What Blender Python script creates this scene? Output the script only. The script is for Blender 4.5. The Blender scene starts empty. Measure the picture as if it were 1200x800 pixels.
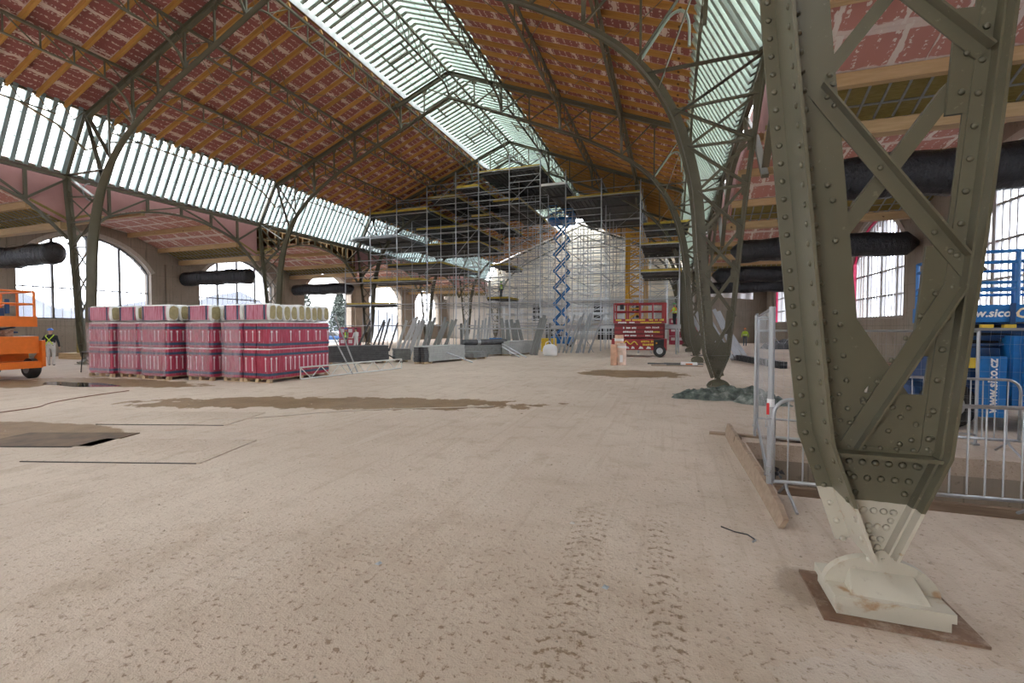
import bpy, math, random
from mathutils import Vector, Matrix
random.seed(11)
S = bpy.context.scene
COL = S.collection
# ---------------------------------------------------------------- camera, sky, exposure
H = 1.8
cam_d = bpy.data.cameras.new('camera')
cam = bpy.data.objects.new('camera', cam_d); COL.objects.link(cam)
cam_d.sensor_width = 36.0; cam_d.lens = 16.0; cam_d.clip_start = 0.05; cam_d.clip_end = 2000
cam.location = (0, 0, H)
cam.rotation_euler = (math.radians(90 - 1.718), 0, math.radians(19.314))
S.camera = cam
S.view_settings.view_transform = 'Standard'
S.view_settings.look = 'None'
S.view_settings.gamma = 1.0
S.view_settings.use_curve_mapping = False
S.view_settings.exposure = 3.35
S.cycles.max_bounces = 10
S.cycles.diffuse_bounces = 5
S.cycles.transparent_max_bounces = 24
S.cycles.sample_clamp_indirect = 6.0
W = bpy.data.worlds.new('overcast_sky'); S.world = W; W.use_nodes = True
bg = W.node_tree.nodes['Background']
bg.inputs[0].default_value = (0.93, 0.96, 1.0, 1); bg.inputs[1].default_value = 1.0
# ---------------------------------------------------------------- materials
class NT:
    def __init__(s, name):
        s.m = bpy.data.materials.new(name); s.m.use_nodes = True
        s.t = s.m.node_tree; s.b = s.t.nodes['Principled BSDF']; s.out = s.t.nodes['Material Output']
        s._tc = None
    def n(s, typ, **k):
        nd = s.t.nodes.new(typ)
        for a, v in k.items():
            setattr(nd, a, v)
        return nd
    def l(s, a, b): s.t.links.new(a, b)
    def obj(s):
        if not s._tc: s._tc = s.n('ShaderNodeTexCoord')
        return s._tc.outputs['Object']
    def put(s, sock, v):
        if hasattr(v, 'type') and hasattr(v, 'links'): s.l(v, sock)
        elif isinstance(v, (tuple, list)) and sock.type == 'RGBA' and len(v) == 3: sock.default_value = (*v, 1)
        else: sock.default_value = v
    def math(s, op, a, b=0.0, c=None):
        nd = s.n('ShaderNodeMath', operation=op); s.put(nd.inputs[0], a); s.put(nd.inputs[1], b)
        if c is not None: s.put(nd.inputs[2], c)
        return nd.outputs[0]
    def vmath(s, op, a, b):
        nd = s.n('ShaderNodeVectorMath', operation=op); s.put(nd.inputs[0], a); s.put(nd.inputs[1], b)
        return nd.outputs[0]
    def mapping(s, vec, loc=(0,0,0), rot=(0,0,0), sc=(1,1,1)):
        nd = s.n('ShaderNodeMapping'); s.l(vec, nd.inputs[0])
        nd.inputs[1].default_value = loc; nd.inputs[2].default_value = rot; nd.inputs[3].default_value = sc
        return nd.outputs[0]
    def noise(s, vec, scale=5, detail=4, rough=.55):
        nd = s.n('ShaderNodeTexNoise'); s.l(vec, nd.inputs['Vector'])
        nd.inputs['Scale'].default_value = scale; nd.inputs['Detail'].default_value = detail; nd.inputs['Roughness'].default_value = rough
        return nd.outputs['Fac']
    def ramp(s, f, stops):
        nd = s.n('ShaderNodeValToRGB'); s.put(nd.inputs[0], f); e = nd.color_ramp.elements
        while len(e) < len(stops): e.new(.5)
        for i, (p, c) in enumerate(stops):
            e[i].position = p
            if not isinstance(c, (tuple, list)): c = (c, c, c)
            e[i].color = (*c, 1)
        return nd.outputs[0]
    def mix(s, f, a, b, mode='MIX'):
        nd = s.n('ShaderNodeMix', data_type='RGBA', blend_type=mode)
        s.put(nd.inputs[0], f); s.put(nd.inputs[6], a); s.put(nd.inputs[7], b)
        return nd.outputs[2]
    def sep(s, vec):
        nd = s.n('ShaderNodeSeparateXYZ'); s.l(vec, nd.inputs[0]); return nd.outputs
    def smooth(s, v, lo, hi):
        nd = s.n('ShaderNodeMapRange', interpolation_type='SMOOTHSTEP'); s.put(nd.inputs[0], v)
        nd.inputs[1].default_value = lo; nd.inputs[2].default_value = hi
        return nd.outputs[0]
    def bump(s, h, strength=.3, dist=.02):
        nd = s.n('ShaderNodeBump'); nd.inputs['Strength'].default_value = strength; nd.inputs['Distance'].default_value = dist
        s.l(h, nd.inputs['Height']); s.l(nd.outputs[0], s.b.inputs['Normal'])
    def color(s, v): s.put(s.b.inputs['Base Color'], v)
    def set(s, rough=None, metal=None, spec=None, alpha=None):
        if rough is not None: s.put(s.b.inputs['Roughness'], rough)
        if metal is not None: s.put(s.b.inputs['Metallic'], metal)
        if spec is not None: s.put(s.b.inputs['Specular IOR Level'], spec)
        return s.m
def plain(name, c, rough=.6, metal=0.0, var=.12, scale=6.0, bump=0.0):
    t = NT(name); o = t.obj(); nz = t.noise(o, scale, 4)
    lo = tuple(x * (1 - var) for x in c); hi = tuple(min(1, x * (1 + var)) for x in c)
    t.color(t.ramp(nz, [(.3, lo), (.7, hi)])); t.set(rough, metal)
    if bump: t.bump(t.noise(o, scale * 4, 3), bump, .01)
    return t.m
M = {}
def steel(name, primer=False):
    t = NT(name); o = t.obj()
    nz = t.noise(o, 1.6, 5); n2 = t.noise(o, 26, 3)
    c = t.ramp(nz, [(.3, (.098, .088, .054)), (.7, (.125, .112, .072))])
    c = t.mix(t.smooth(n2, .66, .74), c, (.18, .155, .11))
    if primer:
        z = t.sep(o)[2]
        zz = t.math('ADD', z, t.math('MULTIPLY', t.noise(o, 14, 2), .012))
        cr = t.mix(t.smooth(t.noise(o, 9, 4), .62, .72), (.50, .46, .38), (.36, .24, .13))
        c = t.mix(t.math('LESS_THAN', zz, .70), c, cr)
    t.color(c); t.set(.40, 0.0, .6); t.bump(n2, .08, .01)
    return t.m
M['steel'] = steel('olive_steel_paint'); M['steelp'] = steel('olive_steel_primed_foot', True)
def cream():
    t = NT('cream_primer'); o = t.obj()
    c = t.mix(t.smooth(t.noise(o, 5, 6), .58, .72), (.50, .46, .38), (.34, .20, .10))
    c = t.mix(t.smooth(t.noise(o, 22, 3), .6, .8), c, (.42, .38, .31))
    t.color(c); t.set(.6); return t.m
M['cream'] = cream()
def rusty():
    t = NT('rusty_plate'); o = t.obj(); n = t.noise(o, 6, 6); d = t.noise(o, 3.2, 6, .7)
    c = t.ramp(n, [(.3, (.10, .05, .028)), (.7, (.23, .135, .085))])
    t.color(t.mix(t.math('MULTIPLY', t.smooth(d, .45, .62), .75), c, (.42, .33, .26))); t.set(.75); t.bump(n, .3, .02); return t.m
M['rustplate'] = rusty()
def timber(name, a, b):
    t = NT(name); o = t.obj()
    g = t.noise(t.mapping(o, sc=(1, 9, 9)), 1.6, 5)
    rnd = t.n('ShaderNodeObjectInfo').outputs['Random']
    c = t.ramp(g, [(.3, a), (.7, b)])
    c = t.mix(t.math('MULTIPLY', rnd, .35), c, tuple(x * .6 for x in a))
    k = t.noise(o, 3.3, 1); c = t.mix(t.smooth(k, .74, .78), c, (.12, .06, .02))
    t.color(c); t.set(.65); return t.m
M['rafter'] = timber('rafter_timber', (.42, .205, .045), (.56, .29, .075))
M['beam'] = timber('pale_timber_beam', (.52, .35, .17), (.66, .47, .26))
M['plank'] = timber('weathered_plank', (.25, .17, .12), (.38, .28, .20))
M['palletwood'] = timber('pallet_wood', (.42, .30, .17), (.58, .44, .28))
def board(name, base, dark, comp, wj=.13, th=.50):
    # plasterboard with filled joints: local X = along the strip, local Y = across, width given by scale
    t = NT(name); o = t.obj(); x, y, z = t.sep(o)
    rnd = t.n('ShaderNodeObjectInfo').outputs['Random']
    sh = t.n('ShaderNodeCombineXYZ'); t.l(t.math('MULTIPLY', rnd, 37.0), sh.inputs[0]); t.l(t.math('MULTIPLY', rnd, 91.0), sh.inputs[1])
    p = t.vmath('ADD', o, sh.outputs[0])
    n1 = t.noise(t.mapping(p, sc=(7, 2, 1)), 1.2, 4); n2 = t.noise(t.mapping(p, sc=(5, 5, 1)), 2.0, 3)
    def band(v, period, w, off=0.0):
        f = t.math('FRACT', t.math('ADD', t.math('DIVIDE', v, period), off))
        d = t.math('MULTIPLY', t.math('ABSOLUTE', t.math('SUBTRACT', f, .5)), period)
        return d
    xw = t.math('ADD', x, t.math('MULTIPLY', n1, .10)); xr = t.math('ADD', xw, t.math('MULTIPLY', rnd, 1.3))
    d1 = band(xr, 1.25, 0)
    w1 = t.math('MULTIPLY', t.smooth(n1, .25, .62), wj)
    m1 = t.smooth(t.math('SUBTRACT', w1, d1), -.005, .02)
    d2 = band(xr, .3125, 0)
    m2 = t.math('MULTIPLY', t.smooth(t.math('SUBTRACT', .05, d2), 0, .015), t.smooth(n2, th, th + .06))
    ay = t.math('ABSOLUTE', y)
    n3 = t.noise(t.mapping(p, sc=(1.2, 3, 1)), 2.5, 4)
    m3 = t.smooth(t.math('ADD', ay, t.math('MULTIPLY', n3, .26)), .525, .56)
    m = t.math('MAXIMUM', t.math('MAXIMUM', m1, m2), t.math('MULTIPLY', m3, .8))
    b = t.mix(t.noise(p, 1.5, 3), base, dark)
    t.color(t.mix(t.math('MULTIPLY', m, .95), b, comp)); t.set(.8); return t.m
M['roofboard'] = board('red_plasterboard_roof', (.31, .105, .094), (.25, .08, .072), (.66, .52, .46))
M['aisleboard'] = board('pink_plasterboard_vault', (.52, .24, .20), (.47, .21, .175), (.78, .70, .64), .10, .53)
M['pinkwall'] = plain('pink_plasterboard_wall', (.50, .27, .26), .8, var=.05, scale=2)
def concrete(name, a, b, boardmark=True):
    t = NT(name); o = t.obj(); n1 = t.noise(o, .5, 6); n2 = t.noise(o, 9, 4)
    c = t.ramp(n1, [(.3, a), (.7, b)])
    x, y, z = t.sep(o)
    st = t.noise(t.mapping(o, sc=(6, 6, .35)), 1.5, 4)
    c = t.mix(t.smooth(st, .55, .75), c, tuple(v * .72 for v in a))
    c = t.mix(t.smooth(n2, .62, .7), c, tuple(v * .85 for v in a))
    if boardmark:
        f = t.math('FRACT', t.math('DIVIDE', t.math('ADD', y, x), .62))
        c = t.mix(t.math('MULTIPLY', t.math('LESS_THAN', f, .035), .45), c, tuple(v * .5 for v in a))
        f2 = t.math('FRACT', t.math('DIVIDE', z, 1.9))
        c = t.mix(t.math('MULTIPLY', t.math('LESS_THAN', f2, .014), .4), c, tuple(v * .5 for v in a))
    t.color(c); t.set(.85); t.bump(n2, .15, .02); return t.m
M['concrete'] = concrete('board_marked_concrete', (.27, .225, .18), (.36, .305, .25))
M['concretepale'] = concrete('pale_concrete', (.46, .42, .37), (.58, .54, .49))
M['creamwall'] = plain('cream_gable_plaster', (.80, .72, .60), .85, var=.06, scale=.6)
M['white'] = plain('white_sheet', (.80, .79, .80), .5, var=.06, scale=2)
M['fin'] = plain('pale_green_glazing_bar', (.36, .43, .37), .5, var=.06, scale=2)
M['finblue'] = plain('grey_glazing_bar', (.25, .32, .32), .5, var=.06, scale=2)
def glass(name, tint, glossy=.06):
    t = NT(name); nodes = t.t.nodes
    tr = t.n('ShaderNodeBsdfTransparent'); tr.inputs[0].default_value = (*tint, 1)
    gl = t.n('ShaderNodeBsdfGlossy'); gl.inputs['Roughness'].default_value = .05
    mx = t.n('ShaderNodeMixShader'); mx.inputs[0].default_value = glossy
    t.l(tr.outputs[0], mx.inputs[1]); t.l(gl.outputs[0], mx.inputs[2]); t.l(mx.outputs[0], t.out.inputs[0])
    nodes.remove(t.b); return t.m
M['glass'] = glass('clear_glass', (.93, .95, .95))
M['glassmilk'] = glass('protective_film_glass', (.88, .89, .92), .04)
M['galv'] = plain('galvanised_tube', (.40, .41, .43), .36, .55, var=.15, scale=9)
M['galvd'] = plain('worn_scaffold_tube', (.33, .34, .35), .45, .4, var=.2, scale=4)
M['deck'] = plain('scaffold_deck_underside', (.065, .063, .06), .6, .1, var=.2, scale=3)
M['yellow'] = plain('yellow_toe_board', (.50, .36, .05), .6, var=.2, scale=4)
M['black'] = plain('black_rubber', (.02, .02, .022), .6)
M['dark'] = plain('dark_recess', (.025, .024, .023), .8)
def film():
    t = NT('black_polythene'); o = t.obj(); t.color((.012, .012, .016)); t.set(.30)
    n = t.noise(t.mapping(o, sc=(2.5, 1, 1)), 2.2, 6, .65); t.bump(n, 1.0, .18); return t.m
M['film'] = film()
def tarp():
    t = NT('dark_green_tarpaulin'); o = t.obj(); n = t.noise(o, 5, 5)
    t.color(t.ramp(n, [(.35, (.035, .048, .042)), (.55, (.12, .145, .125)), (.7, (.30, .32, .29))])); t.set(.45); t.bump(t.noise(o, 12, 4), .5, .05); return t.m  # pale end of the ramp paints fold highlights into the colour
M['tarp'] = tarp()
def wool():
    t = NT('mineral_wool'); o = t.obj(); n = t.noise(t.mapping(o, sc=(1, 4, 4)), 5, 6)
    t.color(t.ramp(n, [(.3, (.22, .165, .045)), (.7, (.34, .27, .095))])); t.set(.95); t.bump(n, .5, .04); return t.m
M['wool'] = wool()
def lin(c): return tuple((x / 255 / 12.92) if x / 255 <= .04045 else ((x / 255 + .055) / 1.055) ** 2.4 for x in c)
def floor_mat():
    t = NT('dusty_concrete_floor'); o = t.obj(); x, y, z = t.sep(o)
    n1 = t.noise(o, .22, 6, .6); n2 = t.noise(o, 2.2, 6, .65); n3 = t.noise(o, 22, 5, .65); n4 = t.noise(o, 90, 3, .6)
    c = t.ramp(n1, [(.3, (.47, .378, .302)), (.7, (.61, .508, .42))])
    c = t.mix(t.math('MULTIPLY', t.smooth(n2, .48, .72), .5), c, (.37, .28, .205))
    c = t.mix(t.math('MULTIPLY', t.smooth(n3, .57, .66), .5), c, (.25, .18, .125))
    c = t.mix(t.math('MULTIPLY', t.smooth(n3, .30, .42), .0), c, (.6, .5, .42))
    # wheel tracks: streaks along two headings
    s1 = t.noise(t.mapping(o, rot=(0, 0, .55), sc=(9, .35, 1)), 1.0, 5, .6)
    c = t.mix(t.math('MULTIPLY', t.smooth(s1, .53, .66), .26), c, (.36, .27, .20))
    s2 = t.noise(t.mapping(o, rot=(0, 0, .2), sc=(6, .3, 1)), 1.0, 5, .6)
    c = t.mix(t.math('MULTIPLY', t.smooth(s2, .56, .7), .3), c, (.62, .54, .46))
    # pale dust near the foot
    def blob(cx, cy, a, b, rot, amt, fr=1.1, lo=.93):
        v = t.mapping(o, loc=(0, 0, 0))
        d = t.vmath('SUBTRACT', o, (cx, cy, 0))
        r = t.n('ShaderNodeVectorRotate', rotation_type='Z_AXIS'); t.l(d, r.inputs['Vector']); r.inputs['Angle'].default_value = -rot
        q = t.vmath('MULTIPLY', r.outputs[0], (1 / a, 1 / b, 0))
        ln = t.n('ShaderNodeVectorMath', operation='LENGTH'); t.l(q, ln.inputs[0])
        e = t.math('ADD', ln.outputs['Value'], t.math('MULTIPLY', t.math('SUBTRACT', t.noise(o, fr, 5, .65), .5), amt))
        return t.math('SUBTRACT', 1.0, t.smooth(e, lo, 1.0))
    c = t.mix(t.math('MULTIPLY', blob(1.35, 2.75, .8, .34, .2, 2.2, 3.5), .35), c, (.60, .55, .50))
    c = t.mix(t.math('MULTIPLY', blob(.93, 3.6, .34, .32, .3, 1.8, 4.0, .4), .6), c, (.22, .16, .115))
    near = blob(-1.2, 2.0, 4.6, 2.6, 0, 1.6, 1.4, .1)
    c = t.mix(t.math('MULTIPLY', near, .42), c, (.36, .27, .20))
    c = t.mix(t.math('MULTIPLY', t.math('MULTIPLY', near, t.smooth(n3, .56, .63)), .8), c, (.22, .15, .10))
    wet = None
    for args in ((-7.6, 8.9, 4.9, .85, .27, 1.9, 1.5), (-1.45, 18.4, 2.2, 1.5, 0, 1.2, 1.2), (-17.4, 9.85, 3.8, .85, .03, 1.2, 1.4),
                 (-20.5, 8.4, 2.2, .9, 0, .8, 1.2), (-9.9, 8.0, 2.2, .6, .4, 1.8, 1.5), (-10.6, 4.6, 2.0, .75, .1, .8, 1.2)):
        b = blob(*args); wet = b if wet is None else t.math('MAXIMUM', wet, b)
    wc = t.ramp(n2, [(.3, (.15, .085, .034)), (.7, (.25, .155, .075))])
    c = t.mix(t.math('MULTIPLY', wet, .92), c, wc)
    # tread marks: two strips of clods
    for (cx, w, rot) in ((-.62, .17, .075), (-.03, .12, .075)):
        d = t.vmath('SUBTRACT', o, (cx, 3.2, 0))
        r = t.n('ShaderNodeVectorRotate', rotation_type='Z_AXIS'); t.l(d, r.inputs['Vector']); r.inputs['Angle'].default_value = -rot
        rx, ry, rz = t.sep(r.outputs[0])
        inside = t.smooth(t.math('SUBTRACT', w, t.math('ABSOLUTE', t.math('ADD', rx, t.math('MULTIPLY', t.math('SUBTRACT', n2, .5), .1)))), 0, .03)
        run = t.smooth(t.math('SUBTRACT', 1.5, t.math('ABSOLUTE', ry)), 0, .5)
        wv = t.math('FRACT', t.math('DIVIDE', t.math('ADD', ry, t.math('MULTIPLY', t.math('ABSOLUTE', rx), .5)), .11))
        bar = t.math('MULTIPLY', t.math('LESS_THAN', wv, .4), t.smooth(n3, .47, .57))
        c = t.mix(t.math('MULTIPLY', t.math('MULTIPLY', inside, run), t.math('MULTIPLY', bar, .75)), c, (.20, .135, .085))
    t.color(c)
    t.set(t.math('SUBTRACT', .88, t.math('MULTIPLY', wet, .25)), spec=.3)
    hh = t.math('ADD', t.math('MULTIPLY', n2, .6), t.math('ADD', t.math('MULTIPLY', n3, .35), t.math('MULTIPLY', n4, .12)))
    t.bump(hh, .8, .06); return t.m
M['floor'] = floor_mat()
# ---------------------------------------------------------------- geometry helpers
class MB:
    def __init__(s): s.v = []; s.f = []; s.mi = []; s.cur = 0
    def add(s, vs, fs):
        b = len(s.v); s.v += [tuple(p) for p in vs]
        for f in fs: s.f.append(tuple(b + i for i in f)); s.mi.append(s.cur)
        return s
    def box(s, c, d, rz=0.0):
        x, y, z = d[0] / 2, d[1] / 2, d[2] / 2; cs, sn = math.cos(rz), math.sin(rz); vs = []
        for i in (-1, 1):
            for j in (-1, 1):
                for k in (-1, 1):
                    px, py = i * x, j * y
                    vs.append((c[0] + px * cs - py * sn, c[1] + px * sn + py * cs, c[2] + k * z))
        return s.add(vs, [(0, 1, 3, 2), (4, 6, 7, 5), (0, 4, 5, 1), (2, 3, 7, 6), (0, 2, 6, 4), (1, 5, 7, 3)])
    def bb(s, a, b): return s.box(((a[0]+b[0])/2, (a[1]+b[1])/2, (a[2]+b[2])/2), (abs(b[0]-a[0]), abs(b[1]-a[1]), abs(b[2]-a[2])))
    def bar(s, p0, p1, w, h, up=(0, 0, 1)):
        p0, p1 = Vector(p0), Vector(p1); d = (p1 - p0).normalized(); u = Vector(up)
        sd = d.cross(u)
        if sd.length < 1e-4: sd = d.cross(Vector((1, 0, 0)))
        sd.normalize(); u = sd.cross(d).normalized(); sd *= w / 2; u *= h / 2
        vs = [p + a * sd + b * u for p in (p0, p1) for a, b in ((-1, -1), (1, -1), (1, 1), (-1, 1))]
        return s.add(vs, [(0, 3, 2, 1), (4, 5, 6, 7), (0, 1, 5, 4), (1, 2, 6, 5), (2, 3, 7, 6), (3, 0, 4, 7)])
    def tube(s, p0, p1, r, n=6, r1=None): return s.path([p0, p1], r, n, r1)
    def path(s, pts, r, n=6, r1=None, caps=True):
        P = [Vector(p) for p in pts]; rings = []; up = None
        for i, p in enumerate(P):
            d = ((P[i] - P[i-1]) if i else (P[1] - P[0])).normalized()
            if 0 < i < len(P) - 1: d = (d + (P[i+1] - P[i]).normalized()).normalized()
            if up is None:
                up = Vector((0, 0, 1)) if abs(d.z) < .9 else Vector((1, 0, 0))
            a = d.cross(up).normalized(); b = a.cross(d).normalized(); up = b
            rr = r if r1 is None else r + (r1 - r) * i / (len(P) - 1)
            if isinstance(r, (list, tuple)): rr = r[i]
            rings.append([p + (a * math.cos(t) + b * math.sin(t)) * rr for t in (2 * math.pi * k / n for k in range(n))])
        return s.loft(rings, caps)
    def loft(s, rings, caps=True, closed=True):
        n = len(rings[0]); vs = [p for r in rings for p in r]; fs = []
        for i in range(len(rings) - 1):
            for k in range(n if closed else n - 1):
                a, b = i * n + k, i * n + (k + 1) % n
                fs.append((a, b, b + n, a + n))
        if caps: fs.append(tuple(reversed(range(n)))); fs.append(tuple(range(len(vs) - n, len(vs))))
        return s.add(vs, fs)
    def prism(s, poly, y0, y1, ax='xz'):
        # polygon in plane extruded along the third axis
        def P(a, b, c): return {'xz': (a, c, b), 'yz': (c, a, b), 'xy': (a, b, c)}[ax]
        n = len(poly); vs = [P(a, b, y0) for a, b in poly] + [P(a, b, y1) for a, b in poly]
        fs = [tuple(range(n)), tuple(range(2*n-1, n-1, -1))] + [(i, i + n, (i+1) % n + n, (i+1) % n) for i in range(n)]
        return s.add(vs, fs)
    def dome(s, c, nrm, r, n=8, h=.75):
        nv = Vector(nrm).normalized(); a = nv.orthogonal().normalized(); b = nv.cross(a); c = Vector(c); rings = []
        for e in (0, 35, 65):
            e = math.radians(e)
            rings.append([c + (a * math.cos(t) + b * math.sin(t)) * r * math.cos(e) + nv * r * h * math.sin(e) for t in (2*math.pi*k/n for k in range(n))])
        return s.loft(rings, True)
    def cyl(s, c, r, h, n=12, r1=None, axis='z'):
        ax = {'x': Vector((1, 0, 0)), 'y': Vector((0, 1, 0)), 'z': Vector((0, 0, 1))}[axis]; c = Vector(c)
        return s.path([c, c + ax * h], r, n, r1)
    def mesh(s, name, mats, smooth=False):
        me = bpy.data.meshes.new(name); me.from_pydata(s.v, [], s.f)
        for m in (mats if isinstance(mats, (list, tuple)) else [mats]): me.materials.append(m)
        if any(s.mi): me.polygons.foreach_set('material_index', s.mi)
        if smooth: me.polygons.foreach_set('use_smooth', [True] * len(s.f))
        me.update(); return me
def link(name, data, parent=None, mw=None):
    o = bpy.data.objects.new(name, data); COL.objects.link(o)
    if parent: o.parent = parent
    if mw is not None: o.matrix_basis = mw
    return o
def build(name, mb, mat, parent=None, loc=None, smooth=False, kind=None):
    o = link(name, mb.mesh(name, mat, smooth), parent)
    if loc: o.location = loc
    if kind: o['kind'] = kind
    return o
def tag(o, label, cat, group=None):
    o['label'] = label; o['category'] = cat
    if group: o['group'] = group
    return o
def thing(name, label, cat, loc=(0, 0, 0), rz=0.0, group=None):
    o = bpy.data.objects.new(name, None); COL.objects.link(o); o.location = loc; o.rotation_euler = (0, 0, rz)
    return tag(o, label, cat, group)
def struct(name, loc=(0, 0, 0)):
    o = bpy.data.objects.new(name, None); COL.objects.link(o); o.location = loc; o['kind'] = 'structure'; return o
_ub = {}
def ubar(mat):
    # unit bar along Z, shared mesh; placed and scaled by barobj
    if mat.name not in _ub:
        m = MB(); m.box((0, 0, .5), (1, 1, 1)); _ub[mat.name] = m.mesh('bar_' + mat.name, mat)
    return _ub[mat.name]
_ut = {}
def utube(mat, n=8):
    if (mat.name, n) not in _ut:
        m = MB(); m.path([(0, 0, 0), (0, 0, 1)], 1.0, n); _ut[(mat.name, n)] = m.mesh('tube_' + mat.name, mat, False)
    return _ut[(mat.name, n)]
def frame(p0, p1, w, h, up):
    p0, p1 = Vector(p0), Vector(p1); d = p1 - p0; L = d.length; d.normalize(); u = Vector(up)
    sd = u.cross(d)
    if sd.length < 1e-4: sd = Vector((0, 1, 0)).cross(d)
    sd.normalize(); u = d.cross(sd)
    m = Matrix(((sd.x * w, u.x * h, d.x * L, p0.x), (sd.y * w, u.y * h, d.y * L, p0.y), (sd.z * w, u.z * h, d.z * L, p0.z), (0, 0, 0, 1)))
    return m
def barobj(name, p0, p1, w, h, mat, parent, up=(0, 0, 1)): return link(name, ubar(mat), parent, frame(p0, p1, w, h, up))
def tubeobj(name, p0, p1, r, mat, parent, n=8): return link(name, utube(mat, n), parent, frame(p0, p1, r, r, (0, .01, 1)))
def curve(pts, n):
    # Catmull-Rom through 2D points
    P = [Vector((*p, 0)) for p in pts]; P = [2*P[0]-P[1]] + P + [2*P[-1]-P[-2]]; out = []
    for i in range(1, len(P) - 2):
        a, b, c, d = P[i-1], P[i], P[i+1], P[i+2]
        for k in range(n):
            t = k / n
            q = .5 * ((2*b) + (c - a)*t + (2*a - 5*b + 4*c - d)*t*t + (3*b - a - 3*c + d)*t*t*t)
            out.append((q.x, q.y))
    out.append((P[-2].x, P[-2].y)); return out
def text_mesh(body, size, depth=.004, shear=0.0):
    cu = bpy.data.curves.new('lettering', 'FONT'); cu.body = body; cu.size = size; cu.extrude = depth; cu.shear = shear; cu.offset = size*.025
    cu.align_x = 'CENTER'; cu.align_y = 'CENTER'; cu.resolution_u = 2
    o = bpy.data.objects.new('lettering', cu); COL.objects.link(o)
    dg = bpy.context.evaluated_depsgraph_get(); me = bpy.data.meshes.new_from_object(o.evaluated_get(dg))
    bpy.data.objects.remove(o); bpy.data.curves.remove(cu); return me
def lettering(body, size, mat, parent, loc, rot, shear=0.0, name='lettering'):
    me = text_mesh(body, size, .003, shear); me.materials.clear(); me.materials.append(mat)
    o = link(name, me, parent); o.location = loc; o.rotation_euler = rot; return o
CX = -13.0                      # hall axis
YA = [3.5, 14.2, 25.4, 36.4, 47.4, 58.4, 69.4]
def zroof(o): return 17.75 - .395 * o
def vault(dy):
    dy = min(abs(dy), 5.7); return 8.75 - (8.28 - math.sqrt(8.28**2 - min(dy, 4.0)**2)) - max(0, dy - 4.0)*.44
# ---------------------------------------------------------------- floor, pit and ground outside
Y0, Y1 = -8.0, 72.0
PX0, PX1, PY0, PY1, PD = 1.12, 10.2, 5.55, 7.95, 1.5
fl = MB()
for a, b in (((-37.2, Y0), (PX0, Y1)), ((PX0, Y0), (11.2, PY0)), ((PX0, PY1), (11.2, Y1)), ((PX1, PY0), (11.2, PY1))):
    fl.bb((a[0], a[1], -.25), (b[0], b[1], 0))
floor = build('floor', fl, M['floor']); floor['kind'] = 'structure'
pit = struct('trim_1')
m = MB(); m.bb((PX0, PY1 + .001, -PD), (PX1, PY1 + .25, -.252)); build('pit_wall', m, M['concrete'], pit)
m = MB(); m.bb((PX0 - .25, PY0, -PD), (PX0 - .001, PY1, -.252)); build('pit_wall', m, M['concrete'], pit)
m = MB(); m.bb((PX0, PY0 - .25, -PD), (PX1, PY0 - .001, -.252)); build('pit_wall', m, M['concrete'], pit)
m = MB(); m.bb((PX0 - .25, PY0 - .25, -PD - .2), (PX1 + .2, PY1 + .25, -PD)); build('pit_floor', m, M['concrete'], pit)
m = MB(); m.bb((PX0 + .3, PY1 - .10, -.95), (PX1, PY1, -.62)); build('pit_shade_band', m, M['plank'], pit)  # brown strip stands in for shade low on the far pit wall
m = MB(); m.bb((2.55, PY1 - .14, -.90), (3.35, PY1 - .10, -.68)); build('grey_cover_plate', m, M['deck'], pit)
gr = MB(); gr.bb((-400, -60, -.8), (-37.6, 400, -.3)); gr.bb((11.6, -60, -.8), (200, 400, -.3)); gr.bb((-37.6, 72.5, -.8), (11.6, 400, -.3))
gr = build('ground', gr, plain('pale_outdoor_ground', (.10, .10, .10), .9, var=.1, scale=.1)); gr['kind'] = 'structure'
# ---------------------------------------------------------------- nave roof: boards, timber rafters, skylight, side glazing
SL = math.atan(.395)
def roof_side(s, name):
    root = struct(name, (CX, 0, 0))
    L = [(13.85, 10.35), (10.35, 6.95), (6.95, 3.42)]
    meshes = []
    for o0, o1 in L:
        ln = (o0 - o1) / math.cos(SL); b = MB(); b.bb((-ln/2 + .01, -.46, 0), (ln/2 - .01, .46, .03)); meshes.append(b.mesh('roof_board', M['roofboard']))
    ln = (13.9 - 3.4) / math.cos(SL); b = MB(); b.bb((-ln/2, -.055, -.20), (ln/2, .055, .06)); rm = b.mesh('roof_rafter', M['rafter'])
    ang = SL * s
    for yi in range(1, 69):
        y = yi + .45
        oc = 8.65; R = Matrix.Rotation(ang, 4, 'Y')
        link('rafter', rm, root, Matrix.Translation((s * oc, y, zroof(oc))) @ R)
        for k, (o0, o1) in enumerate(L):
            oc = (o0 + o1) / 2
            link('roof_panel', meshes[k], root, Matrix.Translation((s * oc, y + .5, zroof(oc))) @ R)
    b = MB(); b.prism([(s*13.9, zroof(13.9) + .25), (s*3.4, zroof(3.4) + .25), (s*3.4, zroof(3.4) + .33), (s*13.9, zroof(13.9) + .33)], -8, 69.9)
    build('roof_deck', b, M['rafter'], root)
    if True:   # boards over the part of the hall behind the first bay
        b = MB(); b.prism([(s*13.9, zroof(13.9) + .02), (s*3.4, zroof(3.4) + .02), (s*3.4, zroof(3.4) + .05), (s*13.9, zroof(13.9) + .05)], -8, 1.4)
        build('roof_panel', b, M['roofboard'], root)
    return root
roof_side(-1, 'ceiling_left'); roof_side(1, 'ceiling_right')
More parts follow.
